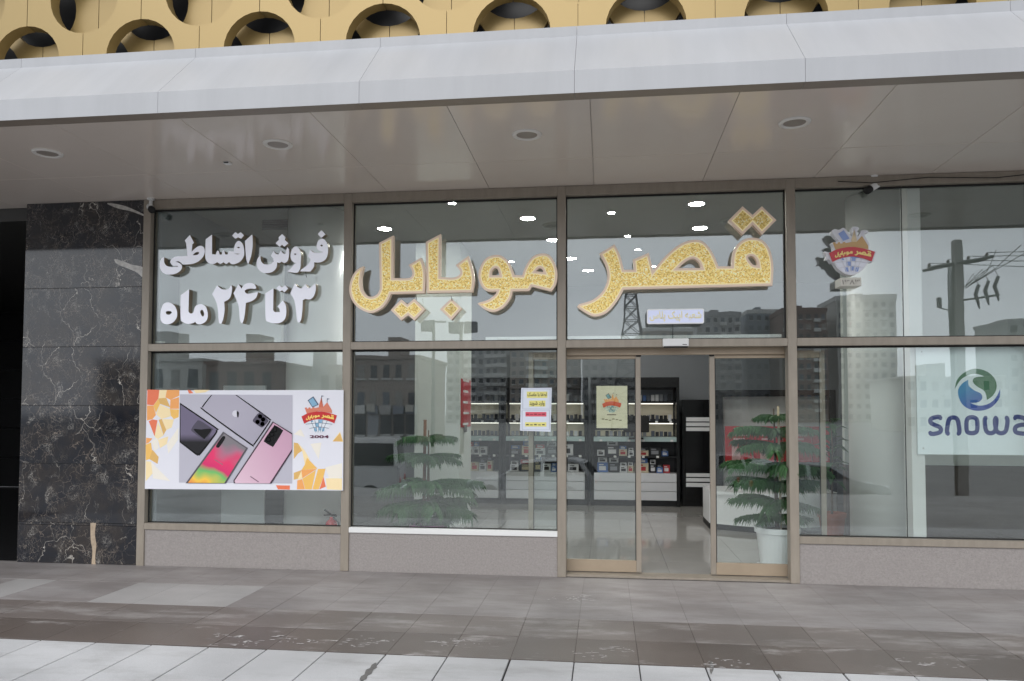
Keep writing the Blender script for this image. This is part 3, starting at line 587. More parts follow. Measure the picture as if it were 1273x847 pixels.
def emblem(root, fx, Y, step, pal, wrap='outline', text_on=True):
    """fx maps emblem units to (X,Z)"""
    def pl(nm, pts, lay, mt, n=4, dep=None): return plate(nm, [[fx(*p) for p in smooth_loop(pts, n)]], Y - step * lay, dep or step, mt, root)
    pl('castle_wall', EMB['castle'], 1, pal['castle']); pl('spire', EMB['spire'], 2, pal['spire']); pl('phone_shape', EMB['phone'], 2, pal['line']); pl('phone_screen', EMB['screen'], 3, pal['blue'])
    pl('globe', EMB['globe'], 1, pal['white'])
    for k, (x0, z0, x1, z1) in enumerate(((440, 458, 490, 500), (400, 500, 442, 545), (490, 460, 530, 470), (440, 545, 480, 590), (385, 560, 420, 600), (490, 560, 520, 600), (340, 470, 370, 490))):
        pl('globe_square', C((x0, z0), (x1, z0), (x1 - (x1 - 450) * .12, z1), (x0 - (x0 - 450) * .12, z1)), 2, pal['blue'])
    for pts in ([(300, 512), (450, 498), (600, 512), (600, 517), (450, 503), (300, 517)], [(340, 562), (450, 545), (560, 560), (560, 565), (450, 550), (340, 567)]): pl('globe_line', pts, 3, pal['line'])
    for x0, x1 in ((345, 405), (395, 425), (445, 443), (495, 462), (550, 482)): pl('globe_line', C((x0, 470), (x0 + 5, 470), (x1 + 4, 612), (x1, 612)), 3, pal['line'])
    for x, zt in ((478, 178), (548, 212)): pl('flag', C((x, zt), (x + 38, zt + 6), (x + 5, zt + 14), (x + 5, 260), (x, 260)), 2, pal['line'])
    pl('banner', EMB['banner'], 4, pal['red'])
    if text_on:
        def fw_(x, y):                                   # photo px of the gold sign -> along the banner
            u = (x - 437) / 525; bx = 290 + u * 345; arc = ((bx - 455) / 190) ** 2 * 38
            v = (y - 330) / 65; return fx(bx, 414 + arc + v * 33)
        for g, z in ((yal, G1), (ydot, G1), (baa, GB), (bdot, GB), (mov, G2), (qsr, G3), (qdot, G3)):
            lp = [[fw_(z[1] + p.x / z[0], z[2] + p.y / z[0]) for p in smooth_loop(h, 2)] for h in g]
            plate('banner_letter', lp, Y - step * 5, step, pal['gold'], root)
PAL3D = dict(castle=S('tan enamel', (196, 158, 104), rough=.3), spire=S('light tan enamel', (216, 196, 160), rough=.3), line=S('white outline enamel', (214, 214, 222), rough=.3), blue=S('blue enamel', (134, 156, 206), rough=.3), white=S('white enamel', (226, 228, 238), rough=.3), red=S('red enamel', (196, 52, 62), rough=.3), gold=S('pale gold enamel', (238, 214, 130), rough=.3))
YE = -.09
em = E('emblem_sign', (PY(1057, 315).x, .07, PY(1057, 345).z), 'raised castle and globe emblem with a red banner on the right window', 'emblem')
fx3 = lambda x, y: (lambda q: (q.x, q.z))(PY(1000 + x / 7.7, 260 + y / 7.7, YE))
plate('backing', [[fx3(*p) for p in smooth_loop(EMB['outline'], 3)]], YE, .08, S('white backing', (220, 220, 226), rough=.35), em)
box('wall_mount', em.location.x - .08, em.location.x + .08, -.012, .077, em.location.z + .18, em.location.z + .3, RUBBER, em)
emblem(em, fx3, YE, .003, PAL3D)
yp = E('year_plate', (PY(1058, 350).x, .07, PY(1058, 350).z), 'small white raised plate with numerals below the emblem', 'plate')
a, b = PY(1044.5, 345.5, YE), PY(1071, 355.5, YE)
box('plate', a.x, b.x, YE, .077, b.z, a.z, S('bone acrylic', (205, 202, 192), rough=.35), yp, .003); text('numerals', '۱۳۸۳', (a.x + b.x) / 2, (a.z + b.z) / 2, (b.x - a.x) * .84, (a.z - b.z) * .66, YE - .001, S('grey numerals', (150, 146, 138), rough=.4), yp, .004, .02)

# ------------------------------------------------------------------ phone banner in the left window
YP = -.022
c0, c1, c2, c3 = PY(182.5, 485.5, YP), PY(427, 485, YP), PY(426.5, 610, YP), PY(180, 608, YP)
po = E('phone_banner', ((c0.x + c1.x) / 2, YP, c3.z), 'white banner showing four smartphones between orange facets on the left window', 'banner')
plate('sheet', [[(c0.x, c0.z), (c1.x, c1.z), (c2.x, c2.z), (c3.x, c3.z)]], YP, .006, S('banner white', (226, 226, 234), rough=.4, var=.02), po)
A_ = (5.84, 175, 475); B_ = (5.84, 290, 475); lay = [0]
def pr(nm, pts, mt, zoom=A_, n=3, lift=1):
    lay[0] += lift; return plate(nm, loops([pts], zoom[0], zoom[1], zoom[2], YP, n), YP - .0004 * lay[0] - .0004, .0006, mt, po)
ORA = [S('print ' + n_, c, rough=.45) for n_, c in (('coral', (232, 120, 84)), ('orange', (240, 166, 96)), ('amber', (240, 190, 100)), ('cream', (246, 224, 176)), ('pale cream', (238, 232, 220)), ('ochre', (222, 178, 104)))]
for k, pts in ((0, [(48, 55), (135, 58), (128, 120), (92, 170), (45, 165)]), (3, [(135, 58), (190, 58), (180, 115), (128, 120)]), (1, [(190, 58), (280, 58), (280, 100), (215, 130), (180, 112)]), (5, [(128, 120), (185, 115), (215, 185), (140, 160)]), (1, [(215, 130), (278, 110), (278, 195), (212, 195)]), (3, [(140, 165), (212, 195), (215, 250), (150, 270), (112, 235)]),
               (2, [(212, 197), (278, 200), (275, 255), (240, 270), (218, 245)]), (1, [(45, 170), (92, 172), (110, 240), (85, 270), (45, 280)]), (2, [(92, 172), (128, 122), (140, 160), (110, 225)]), (0, [(58, 285), (85, 272), (122, 278), (100, 395)]), (5, [(130, 275), (152, 268), (185, 350), (165, 385)]), (3, [(155, 270), (240, 272), (225, 330), (185, 350)]), (3, [(100, 395), (125, 290), (165, 388), (120, 420)]),
               (1, [(40, 405), (85, 410), (60, 440), (38, 450)]), (2, [(36, 455), (75, 440), (82, 500), (62, 560), (36, 570)]), (5, [(62, 560), (85, 492), (130, 545), (122, 595)]), (4, [(80, 430), (120, 405), (130, 480), (100, 500)]), (3, [(125, 420), (200, 395), (190, 450), (140, 480)]), (4, [(190, 450), (275, 330), (270, 420), (200, 520)]), (3, [(36, 575), (75, 580), (90, 660), (36, 720)]), (4, [(75, 580), (215, 720), (90, 700)]), (0, [(340, 58), (362, 60), (382, 82), (350, 84)]), (3, [(385, 58), (500, 58), (470, 75), (400, 82)])):
    pr('facet', C(*pts), ORA[k], A_, 1, .06)
for k, pts in ((5, [(440, 440), (470, 445), (500, 500), (470, 520), (440, 560)]), (3, [(470, 445), (520, 500), (555, 560), (520, 600), (500, 500)]), (2, [(535, 550), (610, 628), (495, 640), (520, 600)]), (1, [(495, 640), (610, 630), (500, 700)]), (5, [(440, 660), (495, 640), (480, 700), (440, 710)]), (3, [(495, 645), (502, 700), (465, 710)]), (1, [(465, 715), (500, 705), (520, 780), (462, 780)]), (2, [(502, 702), (600, 640), (570, 780), (522, 780)]), (2, [(615, 632), (670, 630), (655, 690), (620, 780), (575, 780)]), (0, [(655, 690), (672, 760), (625, 780)]), (0, [(310, 750), (412, 752), (410, 782), (325, 780)]),
               (4, [(670, 620), (790, 590), (790, 690), (700, 720)]), (3, [(672, 700), (790, 700), (790, 785), (680, 780)]), (4, [(560, 450), (640, 440), (620, 560)]), (3, [(720, 430), (775, 360), (800, 435)]), (5, [(722, 432), (775, 370), (785, 400), (795, 432)]), (4, [(440, 380), (490, 340), (520, 400)])):
    pr('facet', C(*pts), ORA[k], B_, 1, .06)
lay[0] = 4
pr('photo_field', C((285, 90), (1102, 95), (1100, 737), (278, 730)), S('photo grey', (186, 184, 196), rough=.4), A_, 1)
pr('photo_border', C((278, 84), (1106, 89), (1104, 95), (285, 90)), S('banner white', (226, 226, 234)), A_, 1)
pr('phone_edge', [(285, 150, 1), (545, 326), (558, 350), (545, 385), (440, 522), (420, 532), (400, 528), (283, 438, 1)], BLACK)
pr('phone_back', [(290, 165, 1), (535, 332), (545, 350), (535, 378), (432, 508), (416, 516), (400, 512), (290, 428, 1)], grad_mat('dark phone gloss', [(.44, (16, 14, 20)), (.52, (112, 104, 128))], (0, 0, 1), 1.0, -.05))
pr('camera_island', [(370, 340), (405, 290), (430, 280), (515, 335), (522, 350), (480, 415), (455, 418), (378, 362)], S('camera glass grey', (86, 82, 96), rough=.2))
pr('camera_island', [(385, 345), (440, 345), (515, 342), (470, 408), (452, 408)], BLACK)
pr('phone_edge', [(512, 95, 1), (455, 165), (447, 185), (460, 212), (795, 455), (815, 460), (832, 450), (935, 300), (940, 280), (930, 258), (698, 95, 1)], BLACK)
pr('phone_back', [(520, 95, 1), (463, 170), (456, 186), (470, 208), (800, 445), (815, 449), (828, 440), (926, 298), (930, 280), (922, 266), (688, 95, 1)], grad_mat('silver lilac phone', [(0, (176, 172, 186)), (1, (140, 136, 152))], (1, 0, -.6), 1.3, .4))
pr('camera_island', [(818, 272), (858, 225), (880, 228), (925, 275), (925, 290), (888, 328), (868, 325), (822, 292)], S('camera glass grey', (86, 82, 96)))
for u, v in ((868, 250), (850, 290), (890, 272), (885, 305)): pr('camera_lens', [(u + 17 * math.cos(t), v + 17 * math.sin(t)) for t in [k * math.pi / 4 for k in range(8)]], BLACK if v != 250 else S('lens silver', (190, 190, 200)), A_, 1, 0)
lay[0] += 1
pr('fruit_mark', [(690 + (24 if not 290 < k * 45 < 380 else 14) * math.cos(k * math.pi / 4), 230 + 24 * math.sin(k * math.pi / 4)) for k in range(8)], S('mark white', (214, 212, 222)), A_, 3)
pr('fruit_mark', [(700, 212), (714, 222), (712, 250), (706, 258), (700, 240)], BLACK)
pr('phone_edge', C((600, 360), (780, 480), (620, 737), (328, 735)), S('phone edge grey', (84, 80, 86)))
pr('phone_back', C((607, 374), (766, 482), (608, 734), (345, 732)), grad_mat('rainbow phone', [(0, (40, 20, 30)), (.2, (225, 60, 80)), (.36, (245, 200, 80)), (.48, (110, 190, 110)), (.58, (215, 50, 110)), (.75, (230, 60, 110)), (.9, (170, 120, 140)), (1, (130, 125, 130))], (.5, 0, .8), .75, .28, .3, .55))
pr('camera_island', [(550, 462), (588, 405), (606, 392), (616, 408), (578, 468), (560, 478)], BLACK)
pr('maker_mark', C((540, 560), (600, 598), (597, 603), (537, 565)), S('mark grey', (150, 110, 120)))
pr('phone_edge', C((960, 286), (1102, 372), (1100, 505), (950, 737), (678, 735), (675, 715)), S('phone edge plum', (58, 36, 52)))
pr('phone_back', C((966, 296), (1101, 382), (1100, 488), (938, 736), (690, 735), (684, 718)), grad_mat('pink phone', [(0, (226, 196, 210)), (.6, (206, 164, 186)), (1, (190, 150, 172))], (1, 0, .4), 1.1, .1))
pr('camera_island', [(900, 420), (965, 325), (980, 316), (1028, 345), (1032, 362), (970, 462), (955, 468), (908, 440)], BLACK)
for u, v in ((977, 345), (955, 380), (930, 418)):
    pr('camera_lens', [(u + 19 * math.cos(t), v + 19 * math.sin(t)) for t in [k * math.pi / 5 for k in range(10)]], S('lens ring', (150, 140, 146)), A_, 1, 0)
lay[0] += 1
for u, v in ((977, 345), (955, 380), (930, 418)): pr('camera_lens', [(u + 14 * math.cos(t), v + 14 * math.sin(t)) for t in [k * math.pi / 5 for k in range(10)]], BLACK, A_, 1, 0)
pr('maker_mark', C((800, 682), (860, 722), (857, 728), (797, 688)), S('mark plum', (120, 84, 104)))
PALP = dict(castle=S('print castle', (214, 126, 100)), spire=S('print spire', (206, 110, 84)), line=S('print dark line', (70, 84, 110)), blue=S('print blue', (132, 176, 204)), white=S('print white', (226, 230, 236)), red=S('print red', (196, 36, 40)), gold=S('print gold', (246, 216, 110)))
fxp = lambda x, y: (lambda q: (q.x, q.z))(PY(360 + ((x - 455) * 1.06 + 395) / 10.59, 480 + ((y - 450) * 1.12 + 430) / 10.59, YP))
emblem(po, fxp, YP - .002, .0006, PALP)
p = PY(397, 543, YP); text('year_print', '2004', p.x, p.z, .2, .03, YP - .0045, S('print plum', (90, 26, 60)), po, .001, .03)

# ------------------------------------------------------------------ notices
YN = .062
n0, n1 = PY(648.5, 482.5, YN), PY(684.5, 537, YN)
no_ = E('mask_notice', ((n0.x + n1.x) / 2, .07, n1.z), 'white paper notice with yellow and red highlighted Persian lines taped to the window', 'notice')
plate('paper', [[(n0.x - .004, n0.z), (n1.x + .012, n0.z + .002), (n1.x, n1.z), (n0.x - .016, n1.z + .01)]], YN, .0015, S('notice paper', (214, 220, 232)), no_)
def nb(nm, x0, y0, x1, y1, mt, k=1):
    q0, q1 = PY(640 + x0 / 12.1, 475 + y0 / 12.1, YN), PY(640 + x1 / 12.1, 475 + y1 / 12.1, YN); return box(nm, q0.x, q1.x, YN - .0008 * k - .0004, YN - .0008 * (k - 1) - .0004, q0.z, q1.z, mt, no_)
YEL = S('highlighter yellow', (226, 218, 130)); INK = S('ink', (36, 34, 40)); PINK = S('notice red', (214, 86, 104)); RUL = S('thin rule', (126, 132, 150))
for q_ in ((120, 105, 530, 108), (120, 405, 530, 408), (110, 425, 520, 428), (110, 715, 520, 719), (118, 105, 122, 408), (528, 105, 532, 408), (108, 425, 112, 719), (518, 425, 522, 719)): nb('ruled_frame', *q_, RUL)
nb('highlight', 180, 145, 490, 240, YEL); nb('highlight', 215, 280, 460, 370, YEL); nb('highlight', 160, 452, 475, 520, PINK); nb('highlight', 155, 605, 475, 672, YEL)
def nt_(s, cx, cy, wx, hy, mt):
    q = PY(640 + cx / 12.1, 475 + cy / 12.1, YN); text('notice_line', s, q.x, q.z, wx / 12.1 / 126, hy / 12.1 / 126, YN - .002, mt, no_, .0008, .02)
nt_(shape_fa('لطفا با ماسک'), 335, 193, 290, 70, INK); nt_(shape_fa('وارد شوید'), 335, 325, 225, 80, INK)
for k in range(5): nb('faint_word', 170 + k * 60, 478 + (k % 2) * 6, 170 + k * 60 + 44, 496, S('dark red ink', (130, 40, 56)), 2)
for k in range(5): nb('faint_word', 170 + k * 60, 634 + (k % 2) * 6, 170 + k * 60 + 40, 652, INK, 2)

YF = .214
f0_, f1_ = PY(741.5, 480, YF), PY(780, 532.5, YF)
fr = E('framed_emblem_poster', ((f0_.x + f1_.x) / 2, YF, f1_.z), 'cream poster with an orange castle emblem in a dark frame on the glass door', 'poster')
box('frame', f0_.x - .018, f1_.x + .012, YF + .001, YF + .02, f1_.z - .02, f0_.z + .012, RUBBER, fr, .003)
box('sheet', f0_.x, f1_.x, YF - .003, YF + .001, f1_.z, f0_.z, S('cream print', (222, 214, 184), rough=.4), fr)
PALF = dict(castle=S('print orange', (228, 130, 56)), spire=S('print orange', (228, 130, 56)), line=S('print brown line', (112, 92, 76)), blue=S('print teal', (120, 168, 172)), white=S('print mint', (206, 216, 196)), red=S('print deep orange', (214, 84, 40)), gold=S('print pale orange', (246, 190, 110)))
fxf = lambda x, y: (lambda q: (q.x, q.z))(PY(730 + ((x - 455) * .58 + 325) / 10.58, 475 + ((y - 400) * .60 + 275) / 10.58, YF))
emblem(fr, fxf, YF - .003, .0006, PALF, text_on=False)
for k in range(6):
    q0 = PY(730 + (190 + k * 46) / 10.58, 475 + (482 + (k % 3) * 8) / 10.58, YF); box('script_line', q0.x, q0.x + .026, YF - .0045, YF - .003, q0.z - .008, q0.z, S('olive ink', (104, 92, 48)), fr)
q0 = PY(730 + 320 / 10.58, 475 + 430 / 10.58, YF); box('script_line', q0.x - .045, q0.x + .045, YF - .0045, YF - .003, q0.z - .006, q0.z + .004, S('print brown line', (112, 92, 76)), fr)

# blue and green brand sheet
YS = .14
s0, s1 = PY(1138.5, 430, YS), PY(1141, 565, YS); xr = MX[4] - .06
sw = E('brand_sheet', ((s0.x + xr) / 2, YS, s1.z), 'pale sheet with a blue green swirl logo and indigo lettering behind the right window', 'sign')
plate('sheet', [[(s0.x, 2.23), (xr, 2.23), (xr, s1.z), (s1.x, s1.z)]], YS, .006, S('pale blue sheet', (238, 245, 248), rough=.4, var=.02), sw)
SZ = (6.05, 1135, 430)
plate('logo_swirl', loops([[(315, 325, 1), (330, 260), (380, 205), (450, 175), (520, 180), (580, 210), (620, 260), (628, 320), (600, 375), (555, 408, 1), (550, 370), (530, 335), (480, 305), (450, 270), (465, 240), (535, 230, 1), (480, 212), (420, 220), (360, 255)]], *SZ, YS), YS - .001, .0015, grad_mat('green swirl', [(0, (70, 120, 84)), (.55, (96, 160, 74)), (1, (196, 196, 60))], (.8, 0, -.8), .5, -.35), sw)
plate('logo_swirl', loops([[(415, 255, 1), (420, 300), (460, 335), (510, 360), (520, 395), (490, 425), (430, 430, 1), (490, 450), (560, 440), (620, 395), (655, 325, 1), (650, 390), (600, 455), (530, 485), (450, 485), (380, 450), (345, 390), (340, 330), (370, 285)]], *SZ, YS), YS - .001, .0015, grad_mat('blue swirl', [(0, (50, 140, 190)), (.5, (54, 88, 176)), (1, (60, 50, 130))], (.5, 0, -1), .4, 1.6), sw)
def ribbon(pts, wd, closed=False):
    P = [Vector(p) for p in pts]; n_ = len(P); l_, r_ = [], []
    for i in range(n_):
        a = P[i - 1] if (i or closed) else P[i]; b = P[(i + 1) % n_] if (i < n_ - 1 or closed) else P[i]
        d = (b - a).normalized(); nn = Vector((-d.y, d.x)) * wd / 2; l_.append(P[i] + nn); r_.append(P[i] - nn)
    if closed: return [l_, r_]
    d0 = (P[0] - P[1]).normalized() * wd * .45; d1 = (P[-1] - P[-2]).normalized() * wd * .45
    return [l_ + [l_[-1] * .8 + r_[-1] * .2 + d1 * .8, l_[-1] * .5 + r_[-1] * .5 + d1 * 1.1, l_[-1] * .2 + r_[-1] * .8 + d1 * .8] + r_[::-1] + [r_[0] * .8 + l_[0] * .2 + d0 * .8, r_[0] * .5 + l_[0] * .5 + d0 * 1.1, r_[0] * .2 + l_[0] * .8 + d0 * .8]]
IND = S('indigo print', (66, 74, 134), rough=.4)
def dens(pts, closed=False):
    q = smooth_loop([p for p in pts], 4)
    return q if closed else q[:4 * (len(pts) - 1) + 1]
for nm, strokes in (('s', [([(205, 545), (160, 540), (132, 555), (135, 580), (165, 597), (200, 612), (210, 635), (190, 656), (130, 655)], 0)]), ('n', [([(262, 662), (262, 590), (275, 550), (303, 540), (330, 550), (343, 590), (343, 662)], 0)]),
                    ('o', [([(403, 570), (415, 545), (443, 538), (470, 545), (483, 570), (483, 630), (470, 652), (443, 658), (415, 652), (403, 630)], 1)]), ('w', [([(545, 542), (545, 620), (560, 650), (583, 658), (608, 650), (622, 620), (622, 542)], 0), ([(622, 545), (622, 620), (638, 650), (662, 658), (688, 650), (704, 620), (704, 542)], 0)]),
                    ('a', [([(768, 545), (820, 540), (848, 560), (852, 600), (852, 662)], 0), ([(852, 598), (800, 598), (770, 615), (770, 645), (800, 658), (852, 656)], 0)])):
    for k, (st, cl) in enumerate(strokes):
        lp = ribbon(dens(st, cl), 33, cl)
        plate('brand_letter', [[(lambda q: (q.x, q.z))(PY(SZ[1] + p.x / SZ[0], SZ[2] + p.y / SZ[0], YS)) for p in l_] for l_ in lp], YS - .001 - .0003 * k, .0015, IND, sw)
for x, y in ((65, 45), (78, 770)):
    p = PY(SZ[1] + x / SZ[0], SZ[2] + y / SZ[0], YS); lathe('rivet', [(.008, 0), (.006, -.004), (.001, -.005)], (p.x, YS - .001, p.z), CHROME, sw, 8, 'y')

# ------------------------------------------------------------------ security cameras
def cctv(p, aim, label):
    c = E('security_camera', p, label, 'camera')
    x, y, z = p
    lathe('mount_disc', [(.04, 0), (.04, -.012), (.03, -.016)], (x, y, z), WHITE, c, 16)
    a = Vector(aim).normalized(); h = Vector((x, y, z - .1))
    tube('bracket', [(x, y, z - .01), (x, y, z - .06), h], .018, WHITE, c)
    tube('body', [h - a * .09, h + a * .05], .034, WHITE, c, 14); tube('lens_hood', [h + a * .05, h + a * .10], .036, RUBBER, c, 14)
    return c
q = PZ(1086, 219, 3.842); cctv((q.x, q.y, 3.842), (-.75, -.35, -.5), 'white bullet security camera with black lens under the soffit above the emblem')
q = PZ(188, 249, 3.842); cctv((q.x + .03, -.03, 3.842), (.5, -.6, -.35), 'white bullet security camera at the top of the frame by the marble pillar')
# thin cable along the head rail on the right
cb = tube('soffit_cable', [(2.2, -.012, 3.79), (2.5, -.014, 3.765), (3.0, -.014, 3.80), (3.6, -.012, 3.775), (3.9, -.012, 3.80)], .004, RUBBER); tag(cb, 'thin black cable sagging along the head rail above the right window', 'cable')

# ------------------------------------------------------------------ shop interior
def column(px0, px1, Y, label):
    a, b = PY(px0, 560, Y), PY(px1, 560, Y); x = (a.x + b.x) / 2; r = abs(b.x - a.x) / 2
    c = E('round_column', (x, Y, .02), label, 'column')
    lathe('shaft', [(r, .03), (r, 3.88)], (x, Y, .015), M('bright white column paint', (.88, .88, .86), rough=.35), c, 40, smooth=True); lathe('base_ring', [(r + .012, 0), (r + .012, .08), (r + .002, .085)], (x, Y, .015), WHITEG, c, 40)
    c.children[0].data.polygons.foreach_set('use_smooth', [len(p.vertices) == 4 for p in c.children[0].data.polygons])
    return c
column(357, 427, .95, 'white round column behind the phone banner'); column(1057, 1134, 1.0, 'white round column behind the emblem window')
# square pale pillar with the red poster
a, b = PY(515, 560, 2.6), PY(571, 560, 2.6)
sq = E('square_pillar', ((a.x + b.x) / 2, 3.0, .02), 'pale square pillar inside the shop behind the window conifer', 'pillar')
box('shaft', a.x, b.x, 2.6, 3.5, .018, 3.9, PALEW, sq, .004); box('skirting', a.x - .012, b.x + .012, 2.588, 3.512, .018, .1, WHITEG, sq)
rp = E('red_poster', (b.x, 3.0, 1.5), 'tall narrow red poster with white lines on the square pillar', 'poster')
box('sheet', b.x + .001, b.x + .012, 2.68, 3.4, PY(580, 531, 3).z, PY(580, 472, 3).z, REDP, rp)
for k in range(5): box('white_print', b.x + .0121, b.x + .0135, 2.78 + .03 * (k % 2), 3.25 - .05 * (k % 3), 2.02 - .15 * k, 2.05 - .15 * k, WHITE, rp)
box('white_print', b.x + .0121, b.x + .0135, 2.9, 3.1, 1.32, 1.42, BLACK, rp)
# white panel added near the glass to brighten the left bay, and vent
bk = E('brightening_panel', (-4.0, 1.9, 2.25), 'white panel added behind the white lettering to brighten the left bay', 'brightening_panel')
box('panel', -4.72, -3.52, .5, .56, 2.25, 3.25, WHITE, bk); box('return', -4.72, -3.52, .56, 1.4, 2.25, 2.33, WHITE, bk)
vt = E('air_vent', (PY(343, 274, .9).x, .9, PY(343, 274, .9).z), 'dark slatted air vent by the round column above the white lettering', 'vent')
v0, v1 = PY(326, 265, 1.2), PY(361, 285, 1.2)
box('frame', v0.x, v1.x, 1.2, 1.22, v1.z - .0, v0.z, M('vent grey', (.12, .12, .12), rough=.5), vt)
for k in range(6): box('slat', v0.x + .015, v1.x - .015, 1.185, 1.199, v1.z + .02 + k * (v0.z - v1.z - .04) / 6, v1.z + .04 + k * (v0.z - v1.z - .04) / 6, RUBBER, vt)
vt.location.z += 0
# white boards and dark unit low in the left bay
wb = E('white_board', (PY(301, 630, .9).x, .9, .02), 'plain white panel standing behind the phone banner', 'panel')
box('panel', PY(275, 630, .9).x, PY(328, 630, .9).x, .9, .93, .02, 1.9, WHITEG, wb); box('foot', PY(280, 630, .9).x, PY(322, 630, .9).x, .86, .99, .019, .05, WHITEG, wb)
wb2 = E('white_cabinet', (PY(212, 630, .8).x, .9, .02), 'narrow white cabinet by the wall behind the phone banner', 'cabinet')
box('carcass', PY(190, 630, .8).x, PY(231, 630, .8).x, .8, 1.2, .02, 2.15, WHITEG, wb2, .004); box('door_panel', PY(192, 630, .8).x, PY(229, 630, .8).x, .782, .8, .1, 2.1, WHITEG, wb2, .004); box('handle', PY(226, 630, .8).x, PY(227.5, 630, .8).x, .765, .782, 1.0, 1.2, CHROME, wb2)
dk = E('dark_stand', (PY(253, 630, 1.2).x, 1.3, .02), 'black upright display stand behind the phone banner', 'stand')
box('post', PY(248, 630, 1.2).x, PY(257, 630, 1.2).x, 1.2, 1.32, .02, 2.1, BLACK, dk); box('foot', PY(240, 630, 1.2).x, PY(264, 630, 1.2).x, 1.1, 1.42, .019, .05, BLACK, dk)
dp = E('low_display_case', (PY(345, 630, 2.2).x, 2.2, .02), 'dark low display case between the white panel and the round column', 'display case')
box('carcass', -5.0 + .5, -3.5, 2.0, 2.5, .02, 1.0, M('dark laminate', (.03, .03, .033), rough=.3), dp, .004); box('top', -4.52, -3.48, 1.98, 2.52, 1.0, 1.03, BLACK, dp)
# fire extinguisher
ex = PY(412, 640, .42)
fe = E('fire_extinguisher', (ex.x, .42, .02), 'red fire extinguisher with black handle behind the left window sill', 'fire extinguisher')
lathe('cylinder', [(.06, 0), (.065, .02), (.065, .36), (.055, .41), (.02, .44), (.02, .46)], (ex.x, .42, .02), S('extinguisher red', (190, 40, 46), rough=.25), fe, 20, smooth=True)
tube('handle', [(ex.x - .07, .40, .56), (ex.x, .42, .50), (ex.x + .05, .42, .50)], .01, RUBBER, fe); tube('lever', [(ex.x - .08, .41, .50), (ex.x - .02, .42, .50), (ex.x + .06, .42, .49)], .008, RUBBER, fe); tube('hose', [(ex.x + .02, .42, .48), (ex.x + .09, .40, .42), (ex.x + .085, .40, .2)], .009, RUBBER, fe)

# white interior ledge behind the transoms
ld = tag(box('window_ledge', -1.2, 1.7, .15, .3, 2.31, 2.36, WHITEG), 'white narrow ledge behind the upper panes over the entrance', 'ledge')
for x, y in ((625, 415), (197, 424), (336, 424), (700, 415)):
    p = PY(x, y, .16); bx_ = E('spotlight_box', (p.x, .16, 2.31), 'small white spotlight box resting on the transom inside the glass', 'spotlight box', 'spotlight boxes on the transom')
    box('case', p.x - .055, p.x + .055, .135, .2, 2.305, 2.35, WHITEG, bx_, .005); box('lid', p.x - .045, p.x + .045, .131, .136, 2.312, 2.343, WHITE, bx_, .002)  # small spotlights, built as plain unlit boxes
# ceiling lamps (lit)
big = [(866, 253), (656, 271), (478, 284), (870, 283), (688, 298), (709, 321), (731, 336)]
small = [(760, 264), (780, 293), (793, 310), (636, 325), (562, 252), (793, 330), (812, 331)]
for pts, r, lab in ((big, .085, 'round lit downlight in the shop ceiling, wide lamp'), (small, .04, 'round lit downlight in the shop ceiling, small lamp')):
    for x, y in pts:
        q = PZ(x, y, 3.9)
        if q.y > 6.3: continue
        lt = E('ceiling_lamp', (q.x, q.y, 3.9), lab, 'downlight', 'lit lamps in the shop ceiling, ' + ('wide' if r > .05 else 'small'))
        lathe('lamp_disc', [(r, .002), (r, -.006), (.001, -.006)], (q.x, q.y, 3.9), LEDM, lt, 24); lathe('trim_ring', [(r + .001, .001), (r + .001, -.01), (r + .012, -.008), (r + .014, .001)], (q.x, q.y, 3.9), WHITEG, lt, 24)

# display cabinets along the back
SH = 5.62
BOXM = bpy.data.meshes.new('unit_box'); bm = bmesh.new(); addbox(bm, -.5, .5, -.5, .5, 0, 1); bm.to_mesh(BOXM); bm.free()
PCOL = [S('pack ' + n_, c, rough=.35) for n_, c in (('charcoal', (44, 44, 50)), ('white', (214, 214, 216)), ('slate', (92, 98, 110)), ('blue', (74, 110, 170)), ('red', (178, 44, 50)), ('grey', (140, 142, 148)), ('black', (20, 20, 22)), ('cream', (206, 196, 170)))]
BM_ = []
for m_ in PCOL:
    c_ = BOXM.copy(); c_.materials.append(m_); BM_.append(c_)
CN = ['charcoal', 'white', 'slate', 'blue', 'red', 'grey', 'black', 'cream']
LBM = bpy.data.meshes.new('label_panel'); bm = bmesh.new(); addbox(bm, -.34, .3, -.515, -.5, .2, .62); addbox(bm, -.34, .1, -.515, -.5, .72, .84); bm.to_mesh(LBM); bm.free()
LB_ = []
for m_ in PCOL:
    c_ = LBM.copy(); c_.materials.append(m_); LB_.append(c_)
def pack(x, y, z, sx, sy, sz, ci, name, label, cat, group):
    o = bpy.data.objects.new(name, BM_[ci]); COL.objects.link(o); o.location = (x, y, z); o.scale = (sx, sy, sz); tag(o, label, cat, group)
    if name == 'product_box':
        q = bpy.data.objects.new('label_panel', LB_[(1, 6, 7, 1, 1, 0, 5, 4)[ci]]); COL.objects.link(q); q.parent = o
    return o
CREAM = M('backlit cream panel', (.72, .66, .52), rough=.5)
DRAW = M('white drawer front', (.70, .71, .74), rough=.3)
def zpx(y, Y=SH): return PY(770, y, Y).z
